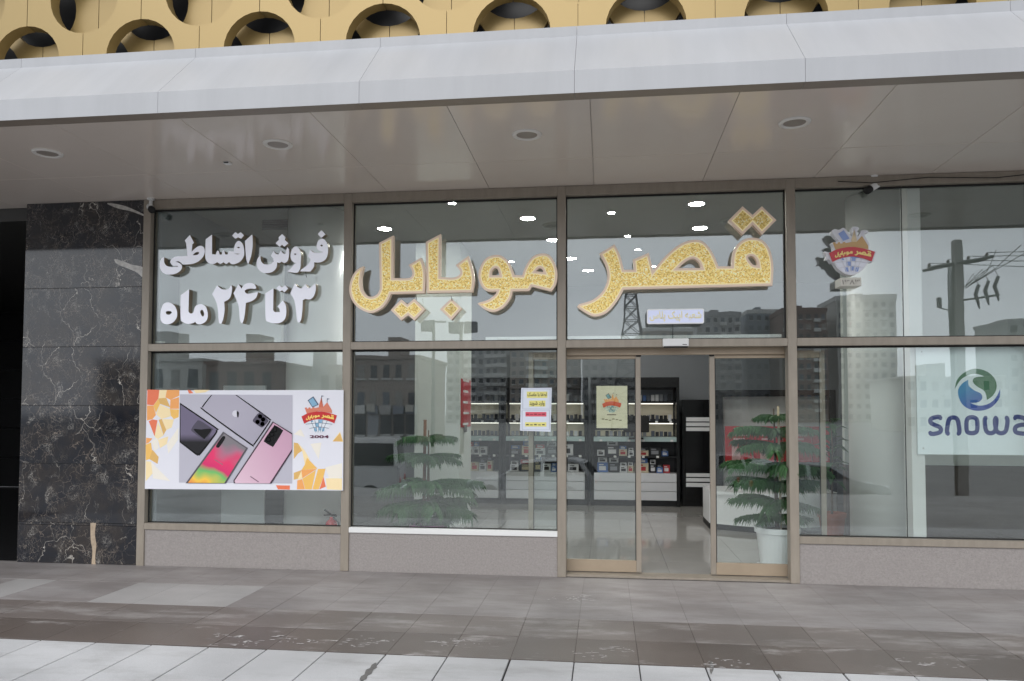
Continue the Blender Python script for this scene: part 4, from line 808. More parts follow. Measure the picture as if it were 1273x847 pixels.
def cabinet(px0, px1, label, seed, cases=True):
    rnd = random.Random(seed); a, b = PY(px0, 560, SH).x, PY(px1, 560, SH).x
    c = E('display_cabinet', ((a + b) / 2, SH + .2, .02), label, 'display cabinet')
    w_ = b - a
    box('back_panel', a, b, SH + .42, SH + .45, .02, zpx(471), M('cabinet back', (.05, .05, .055), rough=.4), c)
    box('side_panel', a - .05, a, SH - .02, SH + .45, .018, zpx(470), BLACK, c, .003); box('side_panel', b, b + .05, SH - .02, SH + .45, .018, zpx(470), BLACK, c, .003)
    box('cornice', a - .05, b + .05, SH - .03, SH + .46, zpx(482), zpx(469.5), BLACK, c, .003)
    box('plinth', a, b, SH + .04, SH + .4, .018, zpx(622), BLACK, c)
    for k in range(3):
        t0, t1 = 588 + k * 11.3, 588 + (k + 1) * 11.3; box('drawer_front', a + .004, b - .004, SH - .01, SH + .4, zpx(t1) + .004, zpx(t0) - .004, DRAW, c, .002)
    box('shelf', a, b, SH, SH + .41, zpx(569), zpx(567), BLACK, c)
    box('counter_edge', a, b, SH - .015, SH + .41, zpx(549), zpx(543.5), S('pale glass edge', (176, 196, 196), rough=.2), c)
    up = SH + .22
    for yt, yb in ((500, 497.5), (525, 522.5)): box('shelf', a, b, up - .02, SH + .41, zpx(yb + 3.5), zpx(yb + 1), BLACK, c)
    for yt, yb in ((502.5, 521), (527.5, 543)):
        box('cream_panel', a + .02, b - .02, SH + .40, SH + .418, zpx(yb), zpx(yt), CREAM, c); box('light_strip', a + .03, b - .03, up + .02, up + .05, zpx(yt), zpx(yt - 1.2), LEDS, c)
    box('white_panel', a + .02, b - .02, SH + .40, SH + .418, zpx(497), zpx(484), S('grey display back', (120, 124, 132)), c)
    for yb in (526, 549, 569):
        for k in range(6):
            if rnd.random() < .75: xk = a + .1 + k * (w_ - .2) / 5; box('price_tag', xk, xk + .045, (SH - .024 if yb > 540 else up - .03), (SH - .016 if yb > 540 else up - .021), zpx(yb), zpx(yb) + .035, WHITE, c)
    for row, (yb, h) in enumerate(((499.5, 10), (524, 9), (543, 7))):
        n_ = int(w_ / .076)
        for k in range(n_):
            if rnd.random() < .04 or not cases: continue
            x = a + .05 + (k + .5) * (w_ - .1) / n_
            ci = rnd.choice([0, 0, 1, 2, 5, 6, 6, 2] if row else [0, 1, 1, 2, 3, 5, 6, 2])
            pack(x, up + .06 + rnd.uniform(-.01, .01), zpx(yb), .056, .02, zpx(yb - h * rnd.uniform(.8, 1.0)) - zpx(yb), ci, 'phone_case', CN[ci] + ' boxed phone case standing in a row high in the display cabinets', 'phone case', CN[ci] + ' phone cases in the cabinets')
    for row, yb in enumerate((567, 588)):
        x = a + .06
        while x < b - .2:
            sx = rnd.uniform(.09, .24); sz = rnd.uniform(.08, .19); ci = rnd.choice([0, 1, 1, 5, 4, 6, 3, 2, 7, 1])
            if x + sx > b - .03: break
            pack(x + sx / 2, SH + .16 + rnd.uniform(-.03, .03), zpx(yb), sx, .14, sz, ci, 'product_box', CN[ci] + ' product box on the %s open shelf of the display cabinets' % ('upper' if row == 0 else 'lower'), 'box', CN[ci] + (' boxes on the upper' if row == 0 else ' boxes on the lower') + ' cabinet shelf')
            if rnd.random() < .7:
                c2 = rnd.choice([6, 4, 3, 1]); pack(x + sx / 2, SH + .17, zpx(yb) + sz, sx * .85, .12, sz * .5, c2, 'product_box', CN[c2] + ' product box stacked on another box on the %s open shelf' % ('upper' if row == 0 else 'lower'), 'box', CN[c2] + (' stacked boxes, upper' if row == 0 else ' stacked boxes, lower') + ' cabinet shelf')
            x += sx + rnd.uniform(.008, .03)
    return c
cabinet(738, 841, 'black framed display cabinet with white drawers beside the black glass doors', 3)
cabinet(629, 727, 'black framed display cabinet with white drawers behind the mask notice', 5)
cabinet(520, 620, 'black framed display cabinet with white drawers half hidden by the square pillar', 8)
# dark monitor on the cabinet counter
m0, m1 = PY(775, 545, 5.5), PY(807, 517, 5.5)
mo = E('computer_monitor', ((m0.x + m1.x) / 2, 5.5, m0.z), 'black computer monitor on a bracket in front of the display cabinet', 'monitor')
box('screen_case', m0.x, m1.x, 5.5, 5.54, m0.z + .1, m1.z, RUBBER, mo, .012); box('stand', (m0.x + m1.x) / 2 - .03, (m0.x + m1.x) / 2 + .03, 5.54, 5.62, m0.z - .01, m0.z + .2, RUBBER, mo); box('base', (m0.x + m1.x) / 2 - .12, (m0.x + m1.x) / 2 + .12, 5.55, 5.66, m0.z - .02, m0.z + .012, RUBBER, mo)
# black glass doors with frosted bars
a, b = PY(852, 560, 5.7).x, PY(898, 560, 5.7).x
bd = E('black_glass_doors', ((a + b) / 2, 5.75, .02), 'tall black glass cabinet doors with white frosted bars', 'cabinet')
box('carcass', a - .05, b + .1, 5.72, 6.2, .02, PY(860, 497, 5.7).z, BLACK, bd, .004); box('door_leaf', a, (a + b) / 2 - .002, 5.7, 5.72, .12, PY(860, 500, 5.7).z, BLACK, bd, .003); box('door_leaf', (a + b) / 2 + .002, b, 5.7, 5.72, .12, PY(860, 500, 5.7).z, BLACK, bd, .003)
for y0, y1 in ((519, 524), (525.5, 530), (531.5, 536), (588.5, 593), (594.5, 599), (600.5, 605.5)): box('frosted_bar', PY(853, y0, 5.69).x, PY(890, y0, 5.69).x, 5.692, 5.70, PY(860, y1, 5.69).z, PY(860, y0, 5.69).z, WHITEG, bd)
# right hand display: black arch, white light panel, red printed boxes, white counter
YR = 4.6
def X(px, Y=YR): return PY(px, 560, Y).x
def Z(py, Y=YR): return PY(930, py, Y).z
ar = E('black_portal', (X(960), YR + .3, .02), 'black portal frame around a white wall behind the right door', 'frame')
box('lintel', X(890), X(1040), YR, YR + .3, Z(493), Z(485), BLACK, ar, .004); box('jamb', X(890), X(899), YR, YR + .3, .02, Z(493), BLACK, ar); box('jamb', X(1031), X(1040), YR, YR + .3, .02, Z(493), BLACK, ar)
box('white_back', X(899), X(1031), YR + .25, YR + .28, .02, Z(493), WHITE, ar)
for k, (p0, p1) in enumerate(((901, 935), (936, 972), (973, 1008), (1009, 1030))):
    rb = E('red_display_box', (X((p0 + p1) / 2), YR, Z(574)), 'red printed display panel with white figures behind the door conifer', 'display', 'red display panels in a row')
    box('panel', X(p0), X(p1), YR - .06, YR - .02, Z(574), Z(530), REDP, rb, .003)
    for j in range(2): box('white_print', X(p0 + 10), X(p1 - 6 - 4 * j), YR - .0625, YR - .06, Z(542 + j * 5), Z(539.6 + j * 5), S('pale print', (214, 170, 170)), rb)
    bm = bmesh.new(); xx, zz = X(p0 + 8), Z(572)
    for dx, hh in ((0, .22), (.04, .28), (.08, .18)): addbox(bm, xx + dx, xx + dx + .045, YR - .0625, YR - .06, zz, zz + hh)
    fin('white_print', bm, S('pale print', (214, 170, 170)), rb)
ct = E('curved_counter', (X(950, 3.2), 3.4, .02), 'white curved sales counter behind the right door', 'counter')
cx0, cx1 = PY(882, 620, 3.2).x, PY(1040, 620, 3.2).x
prof = [(cx0 + (cx1 - cx0) * t, 3.2 - .35 * math.sin(math.pi * t)) for t in [k / 14 for k in range(15)]]
def slab(nm, z0, z1, grow, mt):
    vs = []; n_ = len(prof)
    for z in (z0, z1):
        vs += [(x, y - grow, z) for x, y in prof] + [(x, 3.9, z) for x, y in prof[::-1]]
    m_ = 2 * n_; fs = [tuple(range(m_))[::-1], tuple(range(m_, 2 * m_))] + [(i, (i + 1) % m_, m_ + (i + 1) % m_, m_ + i) for i in range(m_)]
    o = obj(nm, vs, fs, mt, ct); return o
slab('front', .1, .50, 0, WHITEG); slab('kick', .02, .1, -.05, RUBBER); slab('top', .50, .54, .03, WHITEG)
# right bay interior
pt = E('glass_fin_post', (2.87, .2, .02), 'white vertical post behind the butt joint of the right window', 'post')
box('post', PY(1133.5, 560, .16).x, PY(1150, 560, .16).x, .16, .34, .02, 3.9, WHITE, pt, .003); box('foot', PY(1132, 560, .13).x, PY(1152, 560, .13).x, .152, .35, .02, .06, WHITE, pt)
pa = E('partition', (5.0, 2.6, .02), 'pale partition with a dark reflection painted as its brown lower panel behind the brand sheet', 'partition')
box('upper_panel', 3.0, 7.3, 2.6, 2.7, .95, 3.9, PALEW, pa); box('lower_panel', 3.0, 7.3, 2.59, 2.7, .02, .945, S('painted brown reflection', (92, 82, 76), rough=.5, var=.1), pa)  # dark reflection in the pane painted in as the brown lower panel

# ------------------------------------------------------------------ conifers
def branch_mesh(seed):
    rnd = random.Random(seed); bm = bmesh.new(); stem = []
    for k in range(9):
        t = k / 8; stem.append((t, 0, .06 * math.sin(t * 2.2) - .12 * t * t))
    addtube(bm, stem, [.018 - .013 * k / 8 for k in range(9)], 5)
    def P(t): return Vector((t, 0, .06 * math.sin(t * 2.2) - .12 * t * t))
    for k in range(44):
        t = .06 + .94 * k / 43
        for sgn in (-1, 1):
            for up in (0, 1):
                ln = (.34 - .2 * abs(t - .45)) * rnd.uniform(.7, 1.1) * (1 if up == 0 else .7)
                d = Vector((.35 + .5 * t, sgn * rnd.uniform(.6, .95), -.55 - .5 * rnd.random() if up == 0 else -.15 - .4 * rnd.random())).normalized()
                b0 = P(t); m_ = b0 + d * ln * .55 + Vector((0, 0, .015)); e_ = b0 + d * ln + Vector((0, 0, -.07 * rnd.random() - .03)); wv = d.cross(Vector((0, 0, 1))).normalized() * .019; uv = Vector((0, 0, .015))
                v = [bm.verts.new(q) for q in (b0, m_ + wv, m_ - wv, m_ + uv, m_ - uv, e_)]
                for f in ((0, 1, 3), (0, 3, 2), (0, 2, 4), (0, 4, 1), (5, 3, 1), (5, 2, 3), (5, 4, 2), (5, 1, 4)): bm.faces.new([v[i] for i in f])
    me = bpy.data.meshes.new('branch'); bm.to_mesh(me); bm.free(); me.materials.append(LEAF); return me
BR = [branch_mesh(k) for k in range(5)]
def conifer(x, y, z0, top, tiers, label, lean=0.0):
    t = E('conifer', (x, y, z0), label, 'plant'); rnd = random.Random(int(x * 100))
    tube('trunk', [(x, y, z0), (x + lean * .4, y, z0 + (top - z0) * .4), (x + lean, y, top)], [.022, .017, .006], BARK, t)
    for z, r, n_ in tiers:
        r *= 1.12; f = (z - z0) / (top - z0); ph = rnd.random() * 6
        for k in range(n_):
            o = bpy.data.objects.new('branch', rnd.choice(BR)); COL.objects.link(o); o.parent = t
            s_ = r * rnd.uniform(.85, 1.1); o.location = (lean * f, 0, z - z0); o.scale = (s_, max(s_, .3) * 1.0, max(s_, .28)); o.rotation_euler = (rnd.uniform(-.15, .15), rnd.uniform(-.12, .12), ph + k * 2 * math.pi / n_ + rnd.uniform(-.2, .2))
    return t
def pot(x, y, z, r, h, mt, label, soil=True):
    p = E('plant_pot', (x, y, z), label, 'pot')
    lathe('pot_body', [(r * .72, .02), (r * .78, .05), (r * .95, h - .06), (r * 1.04, h - .055), (r * 1.06, h), (r * .96, h), (r * .93, h - .04)], (x, y, z), mt, p, 32, smooth=False); lathe('saucer', [(r * .8, 0), (r * .95, .03), (r * .97, .035), (r * .7, .02)], (x, y, z - .001), mt, p, 32)
    lathe('soil', [(r * .94, h - .05), (r * .94, h - .035), (.001, h - .03)], (x, y, z), M('potting soil', (.03, .022, .016), rough=.95, var=.3, vscale=40), p, 24)
    return p
yc = .75
tp = PY(533, 520, yc)
pot(tp.x, yc, .02, .2, .36, S('pink pot', (206, 120, 180), rough=.4), 'pink plant pot behind the centre window sill')
def zz(y, Y=yc): return PY(533, y, Y).z
conifer(tp.x, yc, .33, zz(535), [(zz(544), .30, 7), (zz(566), .37, 8), (zz(600), .50, 9), (zz(624), .50, 9), (zz(644), .30, 7)], 'layered green conifer standing behind the centre window', .0)
sk = tube('support_stake', [(tp.x - .06, yc + .05, .35), (tp.x - .05, yc + .04, zz(522))], .018, S('brown moss pole', (120, 84, 64), rough=.9, var=.2, vscale=30)); tag(sk, 'brown moss pole standing in the pot of the centre window conifer', 'plant stake')
# door conifer in white pot
yd = .62
dpx = PY(966, 640, yd)
pot(dpx.x, yd, .02, .215, .42, WHITEG, 'large white plant pot behind the right sliding door')
def zd(y): return PY(966, y, yd).z
conifer(dpx.x, yd, .40, zd(508), [(zd(517), .2, 5), (zd(534), .36, 6), (zd(552), .42, 6), (zd(577), .46, 7), (zd(599), .44, 6), (zd(622), .42, 6), (zd(640), .34, 5)], 'tall layered conifer growing in a white pot behind the sliding door', -.02)
sk = tube('support_cane', [(dpx.x + .03, yd - .03, .39), (dpx.x + .02, yd - .02, zd(505))], .012, S('pale cane', (200, 184, 156), rough=.7)); tag(sk, 'pale cane standing in the white pot of the door conifer', 'plant stake')
# leafy plant by the portal
lp_ = PY(1033, 560, 2.4)
pot(lp_.x, 2.4, .02, .16, .35, S('terracotta', (150, 84, 62), rough=.8, var=.1), 'terracotta plant pot beside the white round column')
lf = E('leafy_plant', (lp_.x, 2.4, .34), 'broad leaved green plant beside the white round column', 'plant')
tube('stem', [(lp_.x, 2.4, .33), (lp_.x + .02, 2.4, 1.2), (lp_.x, 2.4, 1.5)], [.014, .01, .005], BARK, lf)
for k in range(34):
    rnd = random.Random(k); t = rnd.uniform(.35, 1); az_ = k * 2.4; d = Vector((math.cos(az_), math.sin(az_), rnd.uniform(-.3, .6))).normalized(); p0 = Vector((lp_.x + .01, 2.4, .34 + 1.15 * t)); ln = rnd.uniform(.18, .3); sd_ = d.cross(Vector((0, 0, 1))).normalized() * .045
    e_ = p0 + d * ln + Vector((0, 0, -.06)); m_ = p0 + d * ln * .5 + Vector((0, 0, .03)); th_ = Vector((0, 0, -.004))
    vs = [p0, m_ + sd_, e_, m_ - sd_, m_ + th_ * 4]; obj('leaf', vs, [(0, 1, 4), (1, 2, 4), (2, 3, 4), (3, 0, 4), (0, 3, 2, 1)], LEAF, lf)

# ------------------------------------------------------------------ street in front of the shop (seen in the glass)
CARW = M('white car paint', (.82, .82, .82), rough=.2, coat=.6); CARS = M('silver car paint', (.34, .35, .36), rough=.25, metal=.5, coat=.5)
CGL = M('dark car glass', (.012, .014, .016), rough=.05); TYRE = M('tyre', (.015, .015, .015), rough=.8)
def car(x, y, z, rot, paint, label, kind='hatch', length=4.1, wid=1.68):
    c = E('parked_car' if kind != 'van' else 'parked_van', (0, 0, 0), label, 'car' if kind != 'van' else 'van', 'vehicles parked below the terrace')
    if kind == 'van':
        low = [(-.5, .28), (-.5, .62), (-.485, 1.05), (-.40, 1.15), (.495, 1.15), (.5, .3)]; top = [(-.40, 1.12), (-.30, 1.95), (-.25, 2.05), (.47, 2.08), (.495, 1.12)]
        win = [[(-.375, 1.2), (-.285, 1.85), (-.14, 1.9), (-.14, 1.2)], [(-.11, 1.2), (-.11, 1.9), (.12, 1.9), (.12, 1.2)], [(.15, 1.2), (.15, 1.9), (.45, 1.9), (.46, 1.2)]]; wx = (-.30, .30); ht = 2.08
    else:
        low = [(-.5, .3), (-.5, .55), (-.47, .72), (-.24, .86), (-.2, .9), (.49, .92), (.5, .6), (.49, .3)]; top = [(-.25, .85), (-.08, 1.32), (.0, 1.42), (.3, 1.43), (.4, 1.34), (.485, .88)]
        win = [[(-.2, .92), (-.06, 1.28), (.08, 1.35), (.08, .92)], [(.11, .92), (.11, 1.36), (.28, 1.36), (.33, .93)], [(.35, .94), (.31, 1.34), (.37, 1.28), (.43, .95)]]; wx = (-.31, .3); ht = 1.43
    def prism(nm, pr_, hw, hw2, mt, zsplit=None, bev=.05):
        bm = bmesh.new(); a = []; b = []
        zmin, zmax = min(p[1] for p in pr_), max(p[1] for p in pr_)
        for px_, pz in pr_:
            k = (pz - zmin) / (zmax - zmin); h = hw * (1 - k) + hw2 * k
            a.append(bm.verts.new((px_ * length, -h, pz))); b.append(bm.verts.new((px_ * length, h, pz)))
        n_ = len(pr_); bm.faces.new(a); bm.faces.new(b[::-1])
        for i in range(n_): bm.faces.new((a[i], b[i], b[(i + 1) % n_], a[(i + 1) % n_]))
        bmesh.ops.recalc_face_normals(bm, faces=bm.faces)
        if bev: bmesh.ops.bevel(bm, geom=list(bm.edges), offset=bev, segments=2, affect='EDGES')
        return fin(nm, bm, mt, c, False)
    prism('body', low, wid / 2, wid / 2 * .97, paint); prism('cabin', top, wid / 2 * .95, wid / 2 * .78, paint)
    zmin, zmax = min(p[1] for p in top), max(p[1] for p in top)
    for wn in win:
        for sg in (-1, 1):
            vs = []
            for o_ in (0, .02):
                for px_, pz in wn:
                    k = (pz - zmin) / (zmax - zmin); h = (wid / 2 * .95) * (1 - k) + wid / 2 * .78 * k
                    vs.append((px_ * length, sg * (h + .012 - o_), pz))
            obj('side_window', vs, [(0, 1, 2, 3), (4, 5, 6, 7), (0, 1, 5, 4), (1, 2, 6, 5), (2, 3, 7, 6), (3, 0, 4, 7)], CGL, c)
    f_ = top[0], top[1]; bb = top[-1], top[-2]
    for (p, q), nm in ((f_, 'windscreen'), (bb, 'rear_window')):
        p_ = (p[0] * .85 + q[0] * .15, p[1] * .85 + q[1] * .15); q_ = (q[0] * .9 + p[0] * .1, q[1] * .9 + p[1] * .1); s_ = -.02 if nm == 'windscreen' else .02
        vs = [(p_[0] * length + s_, -.66, p_[1]), (p_[0] * length + s_, .66, p_[1]), (q_[0] * length + s_, .58, q_[1]), (q_[0] * length + s_, -.58, q_[1])]
        obj(nm, vs + [(v[0] - s_ * 1.5, v[1], v[2]) for v in vs], [(0, 1, 2, 3), (4, 5, 6, 7), (0, 1, 5, 4), (1, 2, 6, 5), (2, 3, 7, 6), (3, 0, 4, 7)], CGL, c)
    for wx_ in wx:
        for sg in (-1, 1):
            wh = lathe('wheel', [(.30, -.09), (.31, -.06), (.31, .06), (.30, .09), (.19, .09)] if sg > 0 else [(.19, -.09), (.30, -.09), (.31, -.06), (.31, .06), (.30, .09)], (wx_ * length, sg * (wid / 2 - .08), .31), TYRE, c, 20, 'y')
            lathe('rim', [(.18, -.02), (.18, .0), (.05, .012), (.001, .014)] if sg > 0 else [(.001, -.014), (.05, -.012), (.18, 0), (.18, .02)], (wx_ * length, sg * (wid / 2 + .005), .31), CHROME, wh, 16, 'y')
    for sg in (-1, 1):
        box('headlight', -length * .502, -length * .46, sg * .5 - .16, sg * .5 + .16, .6, .72, WHITEG, c, .02); box('tail_light', length * .48, length * .502, sg * .62 - .1, sg * .62 + .1, .66, .84, REDP, c, .02)
    box('bumper', -length * .51, -length * .48, -wid / 2 * .95, wid / 2 * .95, .3, .48, paint, c, .03); box('bumper', length * .48, length * .51, -wid / 2 * .95, wid / 2 * .95, .3, .5, paint, c, .03)
    c.location = (x, y, z); c.rotation_euler.z = rot; return c
GZ_ = -1.3
p = RF(664, 600, 17); car(p.x, p.y, GZ_, R(6), CARW, 'white hatchback parked below the terrace facing the entrance')
p = RF(412, 575, 16.5); car(p.x, p.y, GZ_, R(-8), CARW, 'white panel van parked below the terrace by the kerb', 'van', 4.6, 1.75)
p = RF(1010, 600, 17); car(p.x, p.y, GZ_, R(172), CARS, 'silver hatchback parked below the terrace next to the power pole')
p = RF(880, 590, 21); car(p.x, p.y, GZ_, R(10), CARW, 'white hatchback parked farther out behind the first row of cars')
p = RF(250, 600, 22); car(p.x, p.y, GZ_, R(3), CARS, 'silver hatchback parked farther out behind the van')
# power pole
pp = RF(1190, 298, 17.5); bx0 = Vector((pp.x, pp.y, GZ_))
pole = E('power_pole', bx0, 'grey concrete power pole with crossarms and wires in front of the shop', 'power pole')
CONC = M('weathered concrete', (.22, .21, .20), rough=.85, var=.15); STEEL = M('dark galvanised steel', (.06, .06, .065), rough=.6)
bm = bmesh.new(); addbox(bm, pp.x - .135, pp.x + .135, pp.y - .13, pp.y + .13, GZ_, pp.z, .03)
for v in bm.verts:
    k = (v.co.z - GZ_) / (pp.z - GZ_); v.co.x = pp.x + (v.co.x - pp.x) * (1.25 - .3 * k)
fin('shaft', bm, CONC, pole)
za = pp.z - .75
for s_ in (-.2, .2):
    tube('crossarm', [(pp.x - .55, pp.y + s_ - .9, za), (pp.x + .55, pp.y + s_ + .9, za)], .05, STEEL, pole, 4)
for k, f_ in enumerate((-.9, -.3, .35, .9)):
    bp = Vector((pp.x + .55 * f_, pp.y + .9 * f_, za)); lathe('insulator', [(.02, 0), (.06, .05), (.03, .08), (.06, .11), (.03, .16), (.02, .18)], tuple(bp), M('porcelain brown', (.08, .05, .04), rough=.3), pole, 10)
    tube('line_wire', [bp + Vector((0, 0, .18)), bp + Vector((6, .6 * k, -.15)), bp + Vector((14, 1.2 * k, .1))], .012, RUBBER, pole, 5)
for k in range(4): tube('riser_cable', [(pp.x - .3 + .05 * k, pp.y + .05, za), (pp.x - .3 + .04 * k, pp.y + .08, 4.6), (pp.x - .27 + .03 * k, pp.y + .1, 3.0), (pp.x - .2 + .02 * k, pp.y + .1, GZ_ + .3)], .018, RUBBER, pole, 6)
for k in range(3):
    c0_ = Vector((pp.x + .5 + .28 * k, pp.y + .15, pp.z - 1.75 + .12 * k)); tube('cutout_fuse', [c0_ + Vector((.06, 0, .3)), c0_ + Vector((-.04, 0, 0)), c0_ + Vector((.02, 0, -.2)), c0_ + Vector((.06, 0, -.42))], [.05, .06, .05, .02], STEEL, pole, 6)
    tube('drop_wire', [c0_ + Vector((.06, 0, .3)), c0_ + Vector((-.1, 0, .65)), Vector((pp.x + .15, pp.y + .1, pp.z - 1.5))], .012, RUBBER, pole, 5); tube('drop_wire', [Vector((pp.x + .16, pp.y + .12, pp.z - 1.55)), c0_ + Vector((.3, 0, .7)), c0_ + Vector((.5 + .4 * k, .2, 1.35))], .012, RUBBER, pole, 5)
tube('bracket', [(pp.x + .1, pp.y + .1, pp.z - 1.9), (pp.x + 1.15, pp.y + .15, pp.z - 1.75)], .03, STEEL, pole, 4)
box('lamp_box', pp.x - .62, pp.x - .52, pp.y, pp.y + .12, pp.z - 2.1, pp.z - 1.8, STEEL, pole); tube('bracket', [(pp.x - .58, pp.y + .05, pp.z - 2.1), (pp.x - .3, pp.y + .05, pp.z - 2.18), (pp.x, pp.y + .1, pp.z - 2.1)], .02, STEEL, pole, 5)
# lattice tower
lt0 = RF(785, 345, 115); tw = E('lattice_tower', (lt0.x, lt0.y, GZ_), 'tall grey lattice telecom tower with panel antennas', 'tower')
def corner(k, z): h = (1 - (z - GZ_) / (lt0.z - GZ_)) * 2.9 + .45; return Vector((lt0.x + h * (-1, 1, 1, -1)[k], lt0.y + h * (-1, -1, 1, 1)[k], z))
for k in range(4): tube('tower_leg', [corner(k, GZ_), corner(k, lt0.z)], .13, STEEL, tw, 5)
lv = [GZ_ + (lt0.z - GZ_) * (1 - (1 - i / 11) ** 1.25) for i in range(12)]
for k in range(4):
    bm = bmesh.new()
    for z0, z1 in zip(lv[:-1], lv[1:]):
        addtube(bm, [corner(k, z0), corner((k + 1) % 4, z1)], .07, 4); addtube(bm, [corner((k + 1) % 4, z0), corner(k, z1)], .07, 4); addtube(bm, [corner(k, z1), corner((k + 1) % 4, z1)], .07, 4)
    fin('lattice_bracing', bm, STEEL, tw)
for k in range(6): t = k * math.pi / 3; box('panel_antenna', lt0.x + 1.1 * math.cos(t) - .25, lt0.x + 1.1 * math.cos(t) + .25, lt0.y + 1.1 * math.sin(t) - .2, lt0.y + 1.1 * math.sin(t) + .2, lt0.z - 2.2, lt0.z + .3, M('antenna grey', (.12, .12, .12), rough=.6), tw)
# floodlight masts
for (x, y, nb_, lab) in ((574, 400, 2, 'street mast carrying two square floodlights'), (539, 398, 1, 'slim street mast with a single lamp')):
    p = RF(x, y, 45); ms = E('street_mast', (p.x, p.y, GZ_), lab, 'street light'); tube('pole', [(p.x, p.y, GZ_), (p.x, p.y, p.z)], [.16, .11], STEEL, ms)
    tube('arm', [(p.x - .7, p.y, p.z - .15), (p.x + .9, p.y, p.z - .1)], .06, STEEL, ms)
    for k in range(nb_): box('floodlight', p.x - .9 + 1.1 * k, p.x - .1 + 1.2 * k, p.y - .1, p.y + .2, p.z - .8, p.z, M('lamp housing', (.1, .1, .11), rough=.5), ms, .04)

# buildings across the street
WPANE = M('dark window', (.035, .04, .045), rough=.15); WFR = M('pale surround', (.5, .5, .48), rough=.7)
def building(name, px0, px1, pytop, Yv, depth, floors, cols, mat_, label, flat=True, gz=GZ_, extra=None):
    a, b = RF(px0, 500, Yv), RF(px1, 500, Yv); zt = RF((px0 + px1) / 2, pytop, Yv).z; y = a.y
    bl = E(name, ((a.x + b.x) / 2, y, gz), label, 'building', None)
    box('wall', a.x, b.x, y - depth, y, gz, zt, mat_, bl); box('parapet', a.x - .2, b.x + .2, y - depth - .2, y + .2, zt, zt + .04 * (zt - gz), WFR if random.random() < .4 else mat_, bl)
    fh = (zt - gz) / floors; cw = (b.x - a.x) / cols
    ww, wh = cw * .5, fh * .5
    me = bpy.data.meshes.new('window'); bm = bmesh.new(); addbox(bm, -ww / 2, ww / 2, -.12, .06, 0, wh); bm.to_mesh(me); bm.free(); me.materials.append(WPANE)
    mf = bpy.data.meshes.new('sill'); bm = bmesh.new(); addbox(bm, -ww / 2 - .15, ww / 2 + .15, -.05, .2, -.18, 0); bm.to_mesh(mf); bm.free(); mf.materials.append(WFR)
    mb_ = []
    for wm_ in (WPANE, M('curtained window', (.25, .24, .22), rough=.6), M('bright window', (.09, .11, .13), rough=.08)):
        q_ = me.copy(); q_.materials.clear(); q_.materials.append(wm_); mb_.append(q_)
    bal = bpy.data.meshes.new('balcony'); bm = bmesh.new(); addbox(bm, -cw * .46, cw * .46, 0, 1.1, -.9, -.75); addbox(bm, -cw * .46, cw * .46, 1.02, 1.1, -.75, .1); bm.to_mesh(bal); bm.free(); bal.materials.append(WFR)
    rw = random.Random(int(px0 * 7)); bcols = {c for c in range(cols) if rw.random() < .35}
    off = bl.location
    for f in range(floors):
        for c in range(cols):
            xx = a.x + (c + .5) * cw; zz_ = gz + f * fh + fh * .3
            if f and c in bcols and name != 'street_house':
                k_ = bpy.data.objects.new('balcony', bal); COL.objects.link(k_); k_.parent = bl; k_.location = Vector((xx, y, zz_)) - off
            o = bpy.data.objects.new('window', rw.choice(mb_ + mb_[:1])); COL.objects.link(o); o.parent = bl; o.location = Vector((xx, y, zz_)) - off
            s_ = bpy.data.objects.new('sill', mf); COL.objects.link(s_); s_.parent = o
    if name == 'street_house':
        rs = random.Random(int(px0)); n_ = cols
        for c in range(n_):
            xa, xb = a.x + (c + .08) * cw, a.x + (c + .92) * cw
            box('shop_shutter', xa, xb, y, y + .1, gz, gz + 2.6, rs.choice([WPANE, M('steel shutter', (.3, .31, .33), rough=.5), WPANE]), bl)
            box('signboard', xa, xb, y, y + .35, gz + 2.7, gz + 3.5, rs.choice([M('sign white', (.6, .6, .58)), M('sign slate', (.2, .22, .26)), M('sign grey', (.35, .34, .33)), M('sign tan', (.3, .26, .2))]), bl)
            if rs.random() < .5: box('cooler_box', xa, xa + .8, y, y + .5, gz + fh * 1.1, gz + fh * 1.1 + .7, M('cooler cream', (.45, .43, .38)), bl)
    bx_ = box('stair_house', a.x + (b.x - a.x) * .35, a.x + (b.x - a.x) * .55, y - depth * .6, y - depth * .3, zt, zt + fh * .9, mat_, bl)
    return bl
WB = [M('brick dark', (.2, .145, .125), rough=.85, var=.1), M('grey render', (.34, .34, .34), rough=.8, var=.08), M('brown render', (.28, .24, .21), rough=.8, var=.1), M('pale render', (.46, .45, .42), rough=.8, var=.08), M('blue grey cladding', (.22, .24, .27), rough=.7, var=.06)]
building('apartment_tower', 868, 922, 393, 235, 18, 11, 6, WB[1], 'grey apartment tower with pale window sills across the street')
building('apartment_tower', 930, 968, 390, 245, 18, 11, 4, WB[4], 'blue grey apartment tower between two other towers')
building('apartment_tower', 974, 1030, 388, 225, 18, 11, 6, WB[0], 'dark brick apartment tower across the street')
building('apartment_tower', 1042, 1116, 373, 230, 20, 12, 7, WB[3], 'pale apartment tower, the tallest across the street')
building('apartment_block', 800, 862, 412, 215, 20, 8, 6, WB[2], 'brown stepped apartment block left of the towers')
building('apartment_block', 555, 630, 434, 210, 16, 8, 8, WB[1], 'grey apartment block behind the floodlight mast')
building('apartment_block', 634, 720, 437, 205, 16, 8, 9, WB[2], 'brown apartment block with many windows behind the white hatchback')
building('apartment_block', 724, 795, 440, 200, 16, 7, 7, WB[1], 'grey low apartment block beside the lattice tower')
building('street_house', 440, 520, 446, 62, 12, 3, 5, WB[2], 'brown three storey street house close to the road')
building('street_house', 345, 430, 458, 80, 12, 2, 5, WB[1], 'grey two storey street house close to the road')
building('street_house', 255, 342, 453, 70, 12, 2, 4, WB[0], 'dark brick two storey street house close to the road')
